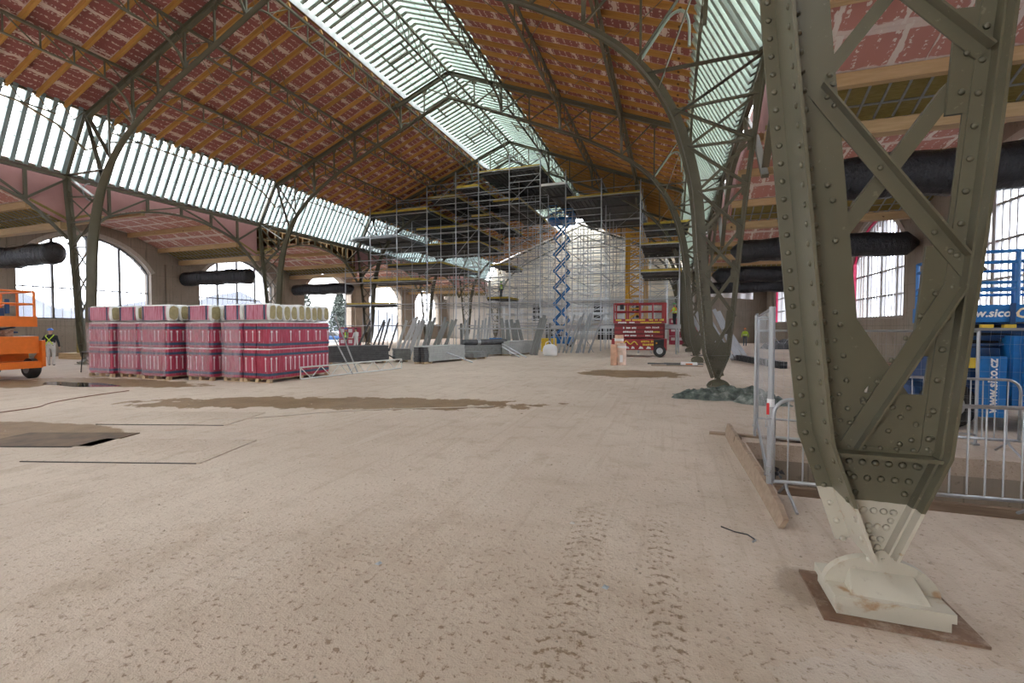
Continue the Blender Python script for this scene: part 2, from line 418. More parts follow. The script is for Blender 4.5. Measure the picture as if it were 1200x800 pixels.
def fin_rows(root, name, P, Q, depth, thick, ys, mat, far=26.0, joined=None):
    # fins: plates in the XZ plane from P to Q (o,z), standing inwards from the glass line
    d = Vector((Q[0]-P[0], Q[1]-P[1])).normalized(); n = Vector((d.y, -d.x))
    if n.y > 0: n = -n
    poly = [P, Q, (Q[0] + n.x*depth, Q[1] + n.y*depth), (P[0] + n.x*depth, P[1] + n.y*depth)]
    b = MB(); b.prism(poly, -thick/2, thick/2); me = b.mesh(name, mat); far_b = MB()
    for y in ys:
        if y < far: link(name, me, root, Matrix.Translation((0, y, 0)))
        else: far_b.prism(poly, y - thick/2, y + thick/2)
    if far_b.v: build(name, far_b, mat, root, kind='stuff')
    return n
def skylight(s, name):
    root = struct(name, (CX, 0, 0))
    P = (s*3.35, 16.98); Q = (s*.06, 18.22); gap = MB(); gap.prism([P, Q, (Q[0], Q[1] + .02), (P[0], P[1] + .02)], Y0, 3.5); build('glass_pane', gap, M['glass'], root)
    ys = [-7.8 + .46*k for k in range(int((64 + 7.8)/.46))]  # bars left off the last stretch so bare glass brightens the gable
    fin_rows(root, 'glazing_bar', P, Q, .25, .20, ys, M['fin'], 25.5)
    for k in range(len(YA) - 1):
        y0, y1 = YA[k], YA[k+1]
        b = MB(); b.prism([P, Q, (Q[0], Q[1] + .02), (P[0], P[1] + .02)], y0, y1); build('glass_pane', b, M['glass'], root)
        for t in (.28, .74):      # pairs of opening lights in dark frames
            yc = y0 + (y1 - y0) * t
            for dy in (0, 1.0):
                f = MB()
                for (a, b_) in ((.25, .62),):
                    A = (P[0] + (Q[0]-P[0])*a, P[1] + (Q[1]-P[1])*a - .23); B = (P[0] + (Q[0]-P[0])*b_, P[1] + (Q[1]-P[1])*b_ - .23)
                    for yy in (yc + dy - .42, yc + dy + .42): f.bar((A[0], yy, A[1]), (B[0], yy, B[1]), .07, .10)
                    for E_ in (A, B): f.bar((E_[0], yc + dy - .42, E_[1]), (E_[0], yc + dy + .42, E_[1]), .07, .10)
                build('roof_light_frame', f, M['steel'], root)
    b = MB(); b.prism([(s*3.42, zroof(3.4) + .12), (s*3.38, zroof(3.4) + .12), (s*3.38, 16.9), (s*3.42, 16.9)], -8, 69.8)
    build('kerb_band', b, M['white'], root)
    for f in (.25, .5, .75):
        p = (P[0] + (Q[0]-P[0])*f, P[1] + (Q[1]-P[1])*f - .2)
        b = MB(); b.bar((p[0], -7.9, p[1]), (p[0], 69.8, p[1]), .03, .03); build('purlin_bar', b, M['fin'], root)
    return root
skylight(-1, 'window_1'); skylight(1, 'window_2')
def sideglass(s, name):
    root = struct(name, (CX, 0, 0))
    P = (s*15.42, 9.45); Q = (s*13.86, 12.42); gap = MB(); gap.prism([P, Q, (Q[0] + s*.02, Q[1]), (P[0] + s*.02, P[1])], Y0, 3.5); build('glass_pane', gap, M['glass'], root)
    ys = [-7.6 + .46*k for k in range(int((68 + 7.6)/.46))]
    fin_rows(root, 'glazing_bar', P, Q, .20 if s < 0 else .30, .165 if s < 0 else .19, ys, M['finblue'] if s < 0 else M['fin'], 25.5)
    for k in range(len(YA) - 1):
        b = MB(); b.prism([P, Q, (Q[0] + s*.02, Q[1]), (P[0] + s*.02, P[1])], YA[k], YA[k+1]); build('glass_pane', b, M['glass'], root)
    for f in (.33, .66):
        p = (P[0] + (Q[0]-P[0])*f - s*.17, P[1] + (Q[1]-P[1])*f - .07)
        b = MB(); b.bar((p[0], 3.5, p[1]), (p[0], 66, p[1]), .018, .018); build('tie_wire', b, M['steel'], root)
    b = MB(); b.bar((s*15.40, 3.5, 9.40), (s*15.40, 69.4, 9.40), .22, .12); build('sill', b, M['steel'], root)
    b = MB(); b.bar((s*13.82, 3.5, 12.40), (s*13.82, 69.4, 12.40), .16, .14); build('head_rail', b, M['steel'], root)
    return root
sideglass(-1, 'window_3'); sideglass(1, 'window_4')
# far bays beyond the boarded roof: bare rafters under translucent sheets
for s in ():
    b = MB(); b.prism([(s*13.86, 12.45), (0, 18.1), (0, 18.13), (s*13.86, 12.48)], 61.0, 70); build('glass_sheet', b, M['glassmilk'], root)
    b = MB()
    for k in range(9): b.bar((s*13.86, 61.3 + k, 12.35), (s*.1, 61.3 + k, 17.95), .10, .18)
    build('bare_rafter', b, M['rafter'], root, kind='stuff')
# ---------------------------------------------------------------- outer walls with arched windows
def arch_pts(yc, hw, zs, rise, n=12, d=0.0):
    # segmental arch from left spring to right spring
    R = (hw*hw + rise*rise) / (2*rise); out = []
    a0 = math.asin(hw / R)
    for k in range(n + 1):
        a = -a0 + 2*a0*k/n; out.append((yc + (R + d)*math.sin(a), zs + rise - R + (R + d)*math.cos(a)))
    return out
HW, ZS, RISE, SILL = 3.72, 5.75, 2.15, 2.38
def outer_wall(s, name):
    root = struct(name)
    xi = CX + s*23.6; xo = CX + s*24.35
    def wp(poly, nm='wall_panel', x0=xi, x1=xo, mat=M['concrete']):
        b = MB(); b.prism(poly, x0, x1, 'yz'); build(nm, b, mat, root)
    for k in range(len(YA) - 1):
        ya, yb = YA[k], YA[k+1]; yc = (ya + yb)/2 + (-.3 if k < 3 else 0); pa = arch_pts(yc, HW, ZS, RISE)
        openbay = (s < 0 and k in (3, 4))
        if not openbay: wp([(yc-HW, -.3), (yc+HW, -.3), (yc+HW, SILL), (yc-HW, SILL)], 'sill_wall')
        wp([(ya, -.3), (yc-HW, -.3), (yc-HW, ZS), (ya, ZS)], 'pier_half'); wp([(yc+HW, -.3), (yb, -.3), (yb, ZS), (yc+HW, ZS)], 'pier_half')
        b = MB()
        for i in range(len(pa) - 1):
            b.prism([pa[i], pa[i+1], (pa[i+1][0], 9.4), (pa[i][0], 9.4)], xi, xo, 'yz')
        b.prism([(ya, ZS), pa[0], (pa[0][0], 9.4), (ya, 9.4)], xi, xo, 'yz'); b.prism([pa[-1], (yb, ZS), (yb, 9.4), (pa[-1][0], 9.4)], xi, xo, 'yz')
        build('arch_spandrel', b, M['concrete'], root)
        # moulded surround proud of the wall
        p2 = arch_pts(yc, HW, ZS, RISE, d=.28); b = MB()
        for i in range(len(pa) - 1): b.prism([pa[i], pa[i+1], p2[i+1], p2[i]], xi - s*.05, xi, 'yz')
        build('arch_surround', b, M['concretepale'], root)
    wp([(Y0, -.3), (YA[0], -.3), (YA[0], 9.4), (Y0, 9.4)])
    # pilaster on the inside of each pier
    for k, y in enumerate(YA):
        b = MB(); b.bb((xi - s*.22, y - 1.25, 0), (xi, y + 1.25, 6.6)); build('pilaster', b, M['concrete'], root)
    return root
outer_wall(-1, 'wall_left'); outer_wall(1, 'wall_right')
wn = [5]
def arch_window(s, k):
    ya, yb = YA[k], YA[k+1]; yc = (ya + yb)/2 + (-.3 if k < 3 else 0)
    root = struct('window_%d' % wn[0], (CX + s*24.0, yc, 0)); wn[0] += 1
    def top(y):
        R = (HW*HW + RISE*RISE)/(2*RISE); return ZS + RISE - R + math.sqrt(max(0, R*R - y*y))
    pa = arch_pts(0, HW, ZS, RISE); poly = [(-HW, SILL), (HW, SILL)] + list(reversed(pa))
    fr = plain('window_frame_dark', (.10, .095, .09), .6) if s < 0 else plain('window_frame_pale', (.46, .45, .45), .5)
    b = MB()
    for i in range(len(pa) - 1): b.bar((0, *pa[i]), (0, *pa[i+1]), .12, .12, (1, 0, 0))
    b.bar((0, -HW, SILL), (0, HW, SILL), .12, .12); b.bar((0, -HW, SILL), (0, -HW, ZS), .12, .12, (1, 0, 0)); b.bar((0, HW, SILL), (0, HW, ZS), .12, .12, (1, 0, 0))
    build('window_frame', b, fr, root)
    ns = 4; xs = [-HW + 2*HW*i/ns for i in range(ns + 1)]
    for y in xs[1:-1]: barobj('mullion', (0, y, SILL), (0, y, top(y)), .11 if s < 0 else .2, .14, fr, root, (1, 0, 0))
    nt = 4 if s < 0 else 5
    thin = fr if s > 0 else plain('window_thin_bar', (.30, .30, .31), .5)
    for i in range(ns):
        for j in range(1, nt):
            y = xs[i] + (xs[i+1] - xs[i])*j/nt; barobj('glazing_bar', (0, y, SILL), (0, y, top(y)), .02 if s < 0 else .06, .06, thin, root, (1, 0, 0))
    for z in ((4.35,) if s < 0 else (3.55, 4.9, 6.2)): 
        hw = HW if z < ZS else HW*.92
        barobj('transom', (0, -hw, z), (0, hw, z), .05 if s < 0 else .09, .08, fr, root)
    b = MB(); b.prism(poly, s*.05, s*.06, 'yz'); build('window_pane', b, M['glassmilk'], root)
    b = MB(); b.bb((-s*.42, -HW - .1, SILL - .08), (s*.1, HW + .1, SILL - .061)); build('window_sill', b, M['concretepale'], root)
    if s > 0:
        b = MB(); b.bb((-.25, HW - .02, SILL), (-.1, HW - .14, ZS)); 
        p = arch_pts(0, HW - .06, ZS, RISE - .03)
        b.path([(-.17, *q) for q in p], .07, 6)
        build('red_reveal_foil', b, M['redfoil'], root)
M['redfoil'] = plain('crimson_foil', (.62, .02, .10), .4, var=.1)
for k in (0, 1, 2): arch_window(-1, k)
for k in range(6): arch_window(1, k)
# end walls
ew = struct('wall_back')
DZ = 70.0
b = MB(); b.bb((CX-24.3, DZ, 0), (CX+24.3, DZ+.5, 6.2)); build('lower_wall', b, M['concretepale'], ew)
b = MB(); b.prism([(CX-15.6, 6.2), (CX+15.6, 6.2), (CX+15.4, 9.45), (CX+13.8, 12.4), (CX, 18.1), (CX-13.8, 12.4), (CX-15.4, 9.45)], DZ, DZ+.5); build('gable_wall', b, M['creamwall'], ew)
for s in (-1, 1):
    b = MB(); b.bb((CX+s*15.6, DZ, 6.2), (CX+s*24.3, DZ+.5, 9.5)); build('aisle_end_wall', b, M['concretepale'], ew)
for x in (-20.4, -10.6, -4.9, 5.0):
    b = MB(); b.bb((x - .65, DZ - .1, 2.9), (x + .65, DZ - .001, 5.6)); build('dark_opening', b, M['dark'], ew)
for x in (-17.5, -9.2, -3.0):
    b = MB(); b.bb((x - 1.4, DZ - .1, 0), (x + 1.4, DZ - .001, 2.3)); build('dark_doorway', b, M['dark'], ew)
b = MB(); b.bb((CX-15.6, DZ-1.5, 2.4), (CX+15.6, DZ-.101, 2.75)); build('balcony_slab', b, M['concretepale'], ew)
b = MB(); b.bb((CX-15.6, DZ-.4, 6.1), (CX+15.6, DZ-.101, 6.4)); build('ledge', b, M['concretepale'], ew)
fw = struct('wall_front_added')  # unseen wall added behind the camera to darken the near floor
for a, c in ((-24.3, -10.5), (-6.5, 6.5), (10.5, 24.3)):
    b = MB(); b.bb((CX+a, Y0-.5, 0), (CX+c, Y0, 6.2)); build('lower_wall', b, M['concretepale'], fw)
b = MB(); b.prism([(CX-24.3, 6.2), (CX+24.3, 6.2), (CX+24.3, 9.4), (CX+15.4, 9.45), (CX+13.8, 12.4), (CX, 18.1), (CX-13.8, 12.4), (CX-15.4, 9.45), (CX-24.3, 9.4)], Y0-.5, Y0); build('gable_wall', b, M['creamwall'], fw)
pw = struct('wall_partition')
b = MB(); b.bb((CX+15.6, 60, 0), (CX+23.6, 60.4, 8.8)); build('partition_panel', b, M['concrete'], pw)
# ---------------------------------------------------------------- aisle vaults: beams, boards, wool with battens, spandrels
SEG = [-5.5, -4.0, -2.0, 0.0, 2.0, 4.0, 5.5]
def aisle(s, name):
    root = struct(name, (CX + s*15.62, 0, 0)); Wd = 8.0
    cache = {}
    for k in range(len(YA) - 1):
        yc = (YA[k] + YA[k+1])/2; h = (YA[k+1] - YA[k])/2
        for i in range(6):
            a = max(SEG[i], -h + .02); c = min(SEG[i+1], h - .02); woolseg = i in (0, 5)
            za, zc = vault(a), vault(c); ln = math.hypot(c - a, zc - za)
            ang = math.atan2(zc - za, c - a)
            mid = Vector((s*Wd/2, yc + (a + c)/2, (za + zc)/2))
            mw = Matrix.Translation(mid) @ Matrix.Rotation(ang, 4, 'X')
            key = (round(ln, 2), woolseg)
            if woolseg:
                if key not in cache:
                    b = MB(); b.bb((-Wd/2, -ln/2, .10), (Wd/2, ln/2, .22)); cache[key] = b.mesh('wool', M['wool'])
                    b = MB()
                    for q in range(20): b.bar((-Wd/2 + .2 + .4*q, -ln/2, .02), (-Wd/2 + .2 + .4*q, ln/2, .02), .05, .03)
                    for q in (-.35, .2): b.bar((-Wd/2, ln*q, .05), (Wd/2, ln*q, .05), .05, .025)
                    cache[key + ('b',)] = b.mesh('battens', M['galv'])
                    cache[key + ('c',)] = [Wd/2 - .2 - .4*q for q in range(20)]
                link('wool_layer', cache[key], root, mw)
                if k in (0, 1, 2):
                    o = link('batten_grid', cache[key + ('b',)], root, mw)
                else: link('batten_grid', cache[key + ('b',)], root, mw)
            else:
                w = ln/2 - .01
                if key not in cache:
                    out = []
                    for (x0, x1, y0, y1) in ((-4, -1.35, -w, 0), (-1.35, 1.3, -w, 0), (1.3, 4, -w, 0), (-4, -1.35, 0, w), (-1.35, 1.3, 0, w), (1.3, 4, 0, w)):
                        b = MB(); hx, hy = (x1-x0)/2, (y1-y0)/2; b.bb((-hx+.004, -hy+.004, .02), (hx-.004, hy-.004, .05))
                        out.append((b.mesh('vault_board', M['aisleboard']), (x0+x1)/2, (y0+y1)/2))
                    cache[key] = out
                for me, px, py in cache[key]: link('vault_panel', me, root, mw @ Matrix.Translation((px, py, 0)))
        for i in range(1, 6):
            if i == 3: continue
            y = yc + SEG[i]; z = vault(SEG[i])
            b = MB(); b.bar((0, y, z - .13), (s*Wd, y, z - .13), .20, .30)
            build('timber_beam', b, M['beam'], root)
        # wall beam above the pier line
        b = MB(); b.bb((0, YA[k] - .18, 6.72), (s*Wd, YA[k] + .18, 7.05)); build('pier_beam', b, M['beam'], root)
        b = MB()
        n = 16; ys = [YA[k] + (YA[k+1]-YA[k])*q/n for q in range(n+1)]
        studs = (s < 0 and k == 2)
        if not studs:
            for q in range(n):
                z0, z1 = vault(ys[q]-yc) - .05, vault(ys[q+1]-yc) - .05
                b.prism([(ys[q], z0), (ys[q+1], z1), (ys[q+1], 9.6), (ys[q], 9.6)], s*.02, s*.08, 'yz')
            build('spandrel_panel', b, M['pinkwall'], root)
        else:
            for q in range(n):
                y = ys[q] + .3; barobj('timber_stud', (s*.08, y, vault(y-yc)), (s*.08, y, 9.55), .06, .1, M['beam'], root, (1, 0, 0))
            for z in (7.4, 8.4, 9.2): b.bar((s*.08, YA[k], z), (s*.08, YA[k+1], z), .05, .1)
            build('timber_rail', b, M['beam'], root)
        b = MB(); b.prism([(YA[k], 9.4), (YA[k+1], 9.4), (YA[k+1], 9.5), (YA[k], 9.5)], s*.1, s*Wd, 'yz'); build('aisle_roof', b, M['rafter'], root)
    b = MB(); b.bb((0, Y0, 8.8), (s*Wd, YA[0], 8.95)); build('aisle_roof', b, M['rafter'], root)
    return root
aisle(-1, 'ceiling_aisle_left'); aisle(1, 'ceiling_aisle_right')
# ---------------------------------------------------------------- riveted steel arches
INNER = [(13.94, 1.08), (13.87, 1.75), (13.77, 2.85), (13.67, 3.95), (13.60, 5.0), (13.48, 6.0), (13.22, 7.1), (12.88, 8.1), (12.3, 9.15), (11.5, 10.1), (10.3, 11.05), (8.35, 12.2), (6.9, 12.85), (4.9, 13.72), (2.8, 14.62), (0, 15.85)]
OUTER = [(14.56, 1.03), (14.62, 1.65), (14.71, 2.6), (14.79, 3.62), (14.88, 4.6), (15.0, 5.8), (15.15, 7.2), (15.3, 8.5), (15.38, 9.35)]
inner_c = [(14.175, .36)] + curve(INNER, 4); outer_c = [(14.315, .38)] + curve(OUTER, 3)
def atz(c, z):
    for (a, za), (b, zb) in zip(c, c[1:]):
        if za <= z <= zb: return a + (b - a)*(z - za)/(zb - za)
    return c[-1][0]
def ato(c, o):
    for (a, za), (b, zb) in zip(c, c[1:]):
        if min(a, b) <= o <= max(a, b) and za > 1.1: return za + (zb - za)*(o - a)/((b - a) or 1)
    return c[-1][1]
def sweep_chord(mb, c, side, s, rects, taper=False):
    # side=+1: section grows towards greater o (inner chord); -1 the other way
    nrm = []
    for i in range(len(c)):
        a = Vector(c[max(0, i-1)]); b = Vector(c[min(len(c)-1, i+1)]); d = (b - a).normalized(); nrm.append(Vector((d.y, -d.x))*side)
    for (n0, n1, y0, y1) in rects:
        rings = []
        for (o, z), n in zip(c, nrm):
            k = 1.0 if not taper else max(.48, min(1.0, 1.0 - (z - 6.5)/5.0*.52)); kn = 1.0 if abs(n1 - n0) < .05 and n0 >= 0 else k
            rings.append([(s*(o + n.x*q*kn), y*k, z + n.y*q*kn) for q, y in ((n0, y0), (n1, y0), (n1, y1), (n0, y1))])
        mb.loft(rings)
    return nrm
RI = [(0, .02, -.21, .21), (-.09, 0, .188, .208), (.02, .034, -.10, .10), (.02, .115, -.024, .024), (.02, .262, -.009, .009)]
RO = [(0, .018, -.17, .17), (.018, .030, -.095, .095), (.018, .10, -.022, .022), (.018, .12, -.009, .009)]
NODE_O = [13.8, 12.05, 10.35, 8.65, 6.95, 5.15, 3.42, 1.7, 0.0]
def make_arch(idx, Y, label):
    root = thing('steel_arch', label, 'steel arch', (CX, Y, 0), 0, 'riveted steel arches of the hall')
    for s in (-1, 1):
        prim = (idx == 0 and s > 0); mt = M['steelp'] if prim else M['steel']; lod = 0 if idx <= 2 else 1
        b = MB(); nin = sweep_chord(b, inner_c, 1, s, RI if idx <= 2 else [RI[0], RI[1], RI[4]], True); build('inner_chord', b, mt, root)
        b = MB(); nou = sweep_chord(b, outer_c, -1, s, RO if idx <= 2 else [RO[0], RO[3]]); build('outer_chord', b, mt, root)
        P2 = lambda pts: [(s*o, z) for o, z in pts]
        def plate(name, pts, t, y=0.0, mat=mt):
            q = P2(pts); q = q if s > 0 else q[::-1]
            b = MB(); b.prism(q, y - t/2, y + t/2); return build(name, b, mat, root)
        plate('foot_plate', [(14.20, .36), (13.99, 1.06), (14.54, 1.02), (14.30, .38)], .046)
        plate('web_plate', [(13.97, 1.04), (13.91, 1.62), (14.14, 1.55), (14.20, 1.45), (14.16, 1.385), (14.36, 1.385), (14.585, 1.385), (14.55, 1.02)], .028)
        plate('gusset', [(14.47, 2.30), (14.42, 1.74), (14.385, 1.625), (14.60, 1.625), (14.67, 2.28)], .026)
        plate('gusset', [(14.545, 3.08), (14.72, 3.08), (14.76, 3.68), (14.585, 3.70)], .026)
        plate('splice_plate', [(13.96, 1.36), (13.91, 1.95), (14.07, 1.95), (14.13, 1.36)], .036)
        b = MB(); b.bb((s*14.0, -.135, .99), (s*14.53, .135, 1.012)); build('stiffener', b, mt, root)
        # bracing of the leg
        def angle_brace(p, q, y, w=.085):
            b = MB(); a = Vector((s*p[0], y, p[1])); c = Vector((s*q[0], y, q[1]))
            b.bar(a, c, w, .012, (0, 1, 0))
            sd = (c - a).normalized().cross(Vector((0, 1, 0))); off = sd*(w/2)*(1 if y < 0 else -1)
            sg = -1 if y < 0 else 1
            b.bar(a + off + Vector((0, sg*.035, 0)), c + off + Vector((0, sg*.035, 0)), .012, .075, (0, 1, 0))
            return build('brace', b, mt, root)
        angle_brace((13.86, 3.33), (14.68, 2.11), -.024); angle_brace((14.60, 3.26), (13.96, 2.30), .024)
        angle_brace((14.60, 2.06), (14.08, 1.05), -.03, .085)
        plate('gusset', [(14.0, 1.97), (14.11, 1.885), (14.295, 1.57), (14.42, 1.36), (14.19, 1.36), (14.20, 1.45), (14.13, 1.56), (14.0, 1.66)], .016, .012)
        lv = [(3.33, 3.40), (4.5, 4.58), (5.7, 5.78), (7.0, 7.0), (8.1, 8.25)]
        for (zi, zo), (zi2, zo2) in zip(lv, lv[1:]):
            oi, oo, oi2, oo2 = atz(inner_c, zi) + .12, atz(outer_c, zo) - .07, atz(inner_c, zi2) + .12, atz(outer_c, zo2) - .07
            angle_brace((oi2, zi2), (oo, zo), -.024, .075); angle_brace((oo2, zo2), (oi, zi), .024, .075)
            plate('gusset', [(oo2 - .13, zo2 - .28), (oo2 + .05, zo2 - .28), (oo2 + .05, zo2 + .28), (oo2 - .13, zo2 + .28)], .022)
            if zi2 > 5: 
                b = MB(); b.bar((s*oi2, 0, zi2), (s*oo2, 0, zo2), .06, .09, (0, 1, 0)); build('tie', b, mt, root)
        # haunch members around the side glazing
        E1 = (15.38, 9.35); E2 = (13.8, 12.2)
        def strut(name, p, q, w=.10, h=.10):
            b = MB(); b.bar((s*p[0], -.05, p[1]), (s*q[0], -.05, q[1]), .02, h, (0, 1, 0)); b.bar((s*p[0], .05, p[1]), (s*q[0], .05, q[1]), .02, h, (0, 1, 0))
            return build(name, b, M['steel'], root)
        I = lambda o: (o, ato(inner_c, o))
        b = MB(); b.bar((s*E1[0], 0, E1[1]), (s*E2[0], 0, E2[1]), .16, .14, (0, 1, 0)); build('glazing_post', b, M['steel'], root)
        strut('strut', E1, I(12.2)); strut('strut', E1, (12.95, 7.9)); strut('strut', E2, I(11.9)); strut('strut', E2, I(12.55))
        # rafter and web of the roof truss
        rc = [(13.8, zroof(13.8) - .3), (6.9, zroof(6.9) - .3), (0.0, zroof(0) - .3)]
        b = MB(); sweep_chord(b, rc, 1, s, [(0, .02, -.11, .11), (-.20, 0, -.010, .010), (-.20, -.185, -.08, .08)]); build('rafter_chord', b, M['steel'], root)
        R = lambda o: (o, zroof(o) - .32)
        web = MB() if lod else None
        for i in range(1, len(NODE_O) - 1):
            o = NODE_O[i]; w = .13 if i % 2 == 0 else .07
            seg = [((s*o, 0, R(o)[1]), (s*o, 0, I(o)[1] + .1), w)]
            on = NODE_O[i+1]
            if i % 2: seg.append(((s*o, 0, R(o)[1]), (s*on, 0, I(on)[1] + .1), .06))
            else: seg.append(((s*o, 0, R(o)[1]), (s*on, 0, I(on)[1] + .1), .06))
            for p, q, w in seg:
                if lod: web.bar(p, q, w, .07, (0, 1, 0))
                else: barobj('web_bar', p, q, w, .08, M['steel'], root, (0, 1, 0))
            if not lod and i % 2:
                z = R(o)[1]; plate('gusset', [(o - .28, z + .12), (o + .28, z - .08), (o + .1, z - .38), (o - .14, z - .36)], .03, mat=M['steel'])
        if lod: build('web_bar', web, M['steel'], root, kind='stuff')
        # curved knee bracket near the haunch
        kb = [(12.0, ato(inner_c, 12.0) + .15), (12.4, 10.25), (12.85, 10.85), (13.2, 10.95), (13.38, 10.6), (13.4, 9.9)]
        if lod == 0:
            b = MB(); b.path([(s*o, .09, z) for o, z in curve(kb, 4)], .045, 6); build('curved_bracket', b, M['fin'], root)
            # rivets
            rv = MB(); rs = .0205
            def along(c, nrm, side, offs, step, zmax):
                acc = 0.0
                for i in range(len(c) - 1):
                    a, d = Vector(c[i]), Vector(c[i+1]); L = (d - a).length; n = nrm[i]
                    while acc < L:
                        p = a + (d - a)*(acc/L)
                        if p.y > zmax: return
                        for (kind, q, y, ph) in offs:
                            if kind == 'f': rv.dome((s*(p.x - n.x*0), y, p.y - n.y*0), (-s*n.x, 0, -n.y), rs, 7)
                            elif kind == 'i': rv.dome((s*(p.x + n.x*q), y, p.y + n.y*q), (s*n.x, 0, n.y), rs, 7)
                            else: rv.dome((s*(p.x + n.x*q), y if q > 0 else .187, p.y + n.y*q), (0, -1, 0), rs, 7)
                        acc += step
                    acc -= L
            zm = 5.2 if idx == 0 else 4.0
            stp = .126
            along(inner_c, nin, 1, [('f', 0, -.13, 0), ('w', -.045, .19, 0), ('w', .075, -.026, 0), ('i', .036, -.062, 0)], stp, zm)
            along(outer_c, nou, -1, [('f', 0, -.07, 0), ('w', .065, -.024, 0)], .19, zm)
            for z, n in ((.94, 6), (.84, 5), (.635, 4), (.535, 3), (.455, 2)):
                oa, ob = 14.17 + (.36 - z)*.28 + .085, 14.31 + (z - .36)*.36 - .075
                for j in range(n):
                    rv.dome((s*(oa + (ob - oa)*j/(n - 1)), -.025, z), (0, -1, 0), rs*1.05, 8)
            for j in range(6): rv.dome((s*(14.09 + .085*j), -.016, 1.035), (0, -1, 0), rs*.8, 7)
            for (o, z) in ((14.0, 1.9), (14.03, 1.82), (14.0, 1.72), (14.05, 1.62), (14.01, 1.54), (14.07, 1.46), (14.03, 1.37), (14.08, 1.28), (14.04, 1.2), (14.1, 1.14), (14.02, 1.1), (14.16, 1.34), (14.13, 1.22)):
                rv.dome((s*o, -.02, z), (0, -1, 0), rs*.85, 7)
            for (o, z) in ((14.32, 1.3), (14.36, 1.24), (14.40, 1.30), (14.44, 1.2), (14.5, 1.26), (14.42, 1.1), (14.52, 1.12), (14.30, 1.15), (14.5, 1.05), (14.36, 1.07)):
                rv.dome((s*o, -.016, z), (0, -1, 0), rs*.85, 7)
            for j in range(7):
                t = (j + .6)/7.4
                rv.dome((s*(14.60 - .52*t - .05), -.04, 2.06 - 1.01*t + .03), (0, -1, 0), rs*.8, 7)
                rv.dome((s*(14.60 - .52*t + .05), -.018, 2.06 - 1.01*t - .03), (0, -1, 0), rs*.8, 7)
            for (o, z) in ((13.93, 3.28), (13.97, 3.22), (14.22, 2.8), (14.5, 2.38), (14.58, 2.26), (13.99, 2.36), (13.97, 2.62), (13.94, 2.72), (14.61, 3.2), (14.63, 3.42), (13.94, 3.42), (13.96, 3.36)):
                rv.dome((s*o, -.03, z), (0, -1, 0), rs*.9, 7)
            build('rivets', rv, mt, root, kind='stuff', smooth=True)
        # hinge and bearing shoe
        cm = M['cream'] if idx == 0 else M['steel']
        b = MB(); px = s*14.275; b.cyl((px, -.05, .335), .058, .10, 14, axis='y'); b.cyl((px, -.06, .335), .012, .02, 8, axis='y'); build('hinge_pin', b, cm, root)
        half = lambda r, n=16: [(px + r*math.cos(math.pi*i/n), .12 + (r*.70)*math.sin(math.pi*i/n)) for i in range(n+1)]
        b = MB(); b.prism(half(.31), -.03, .03); build('bearing_disc', b, cm, root)
        b = MB(); b.add([(px-.17, -.03, .245), (px+.17, -.03, .245), (px+.17, .03, .245), (px-.17, .03, .245), (px-.20, -.175, .135), (px+.20, -.175, .135), (px+.20, .175, .135), (px-.20, .175, .135)],
              [(3, 2, 1, 0), (4, 5, 6, 7), (0, 1, 5, 4), (2, 3, 7, 6), (1, 2, 6, 5), (3, 0, 4, 7)]); build('bearing_block', b, cm, root)
        b = MB(); b.bb((px-.30, -.215, .085), (px+.30, .215, .14)); build('bearing_slab', b, cm, root)
        b = MB(); b.bb((px-.285, -.195, .02), (px+.285, .195, .085)); build('bearing_base', b, cm, root)
        if idx < 3:
            b = MB(); b.bb((px-.37, -.265, .001), (px+.43, .33, .018)); o = build('floor_plate', b, M['rustplate'] if idx == 0 else M['steel'], root)
            b.v and o
    return root
AL = ['riveted olive steel arch whose primed foot stands closest, beside the pit barriers',
      'riveted olive steel arch with crumpled tarpaulin round its right foot',
      'riveted olive steel arch standing just in front of the tall scaffolding',
      'olive steel arch buried in the front bays of the scaffolding',
      'olive steel arch inside the scaffolding where the boarded roof ends',
      'olive steel arch far down the hall behind the scaffold bays',
      'olive steel arch standing against the cream end gable']
for i, y in enumerate(YA): make_arch(i, y, AL[i])
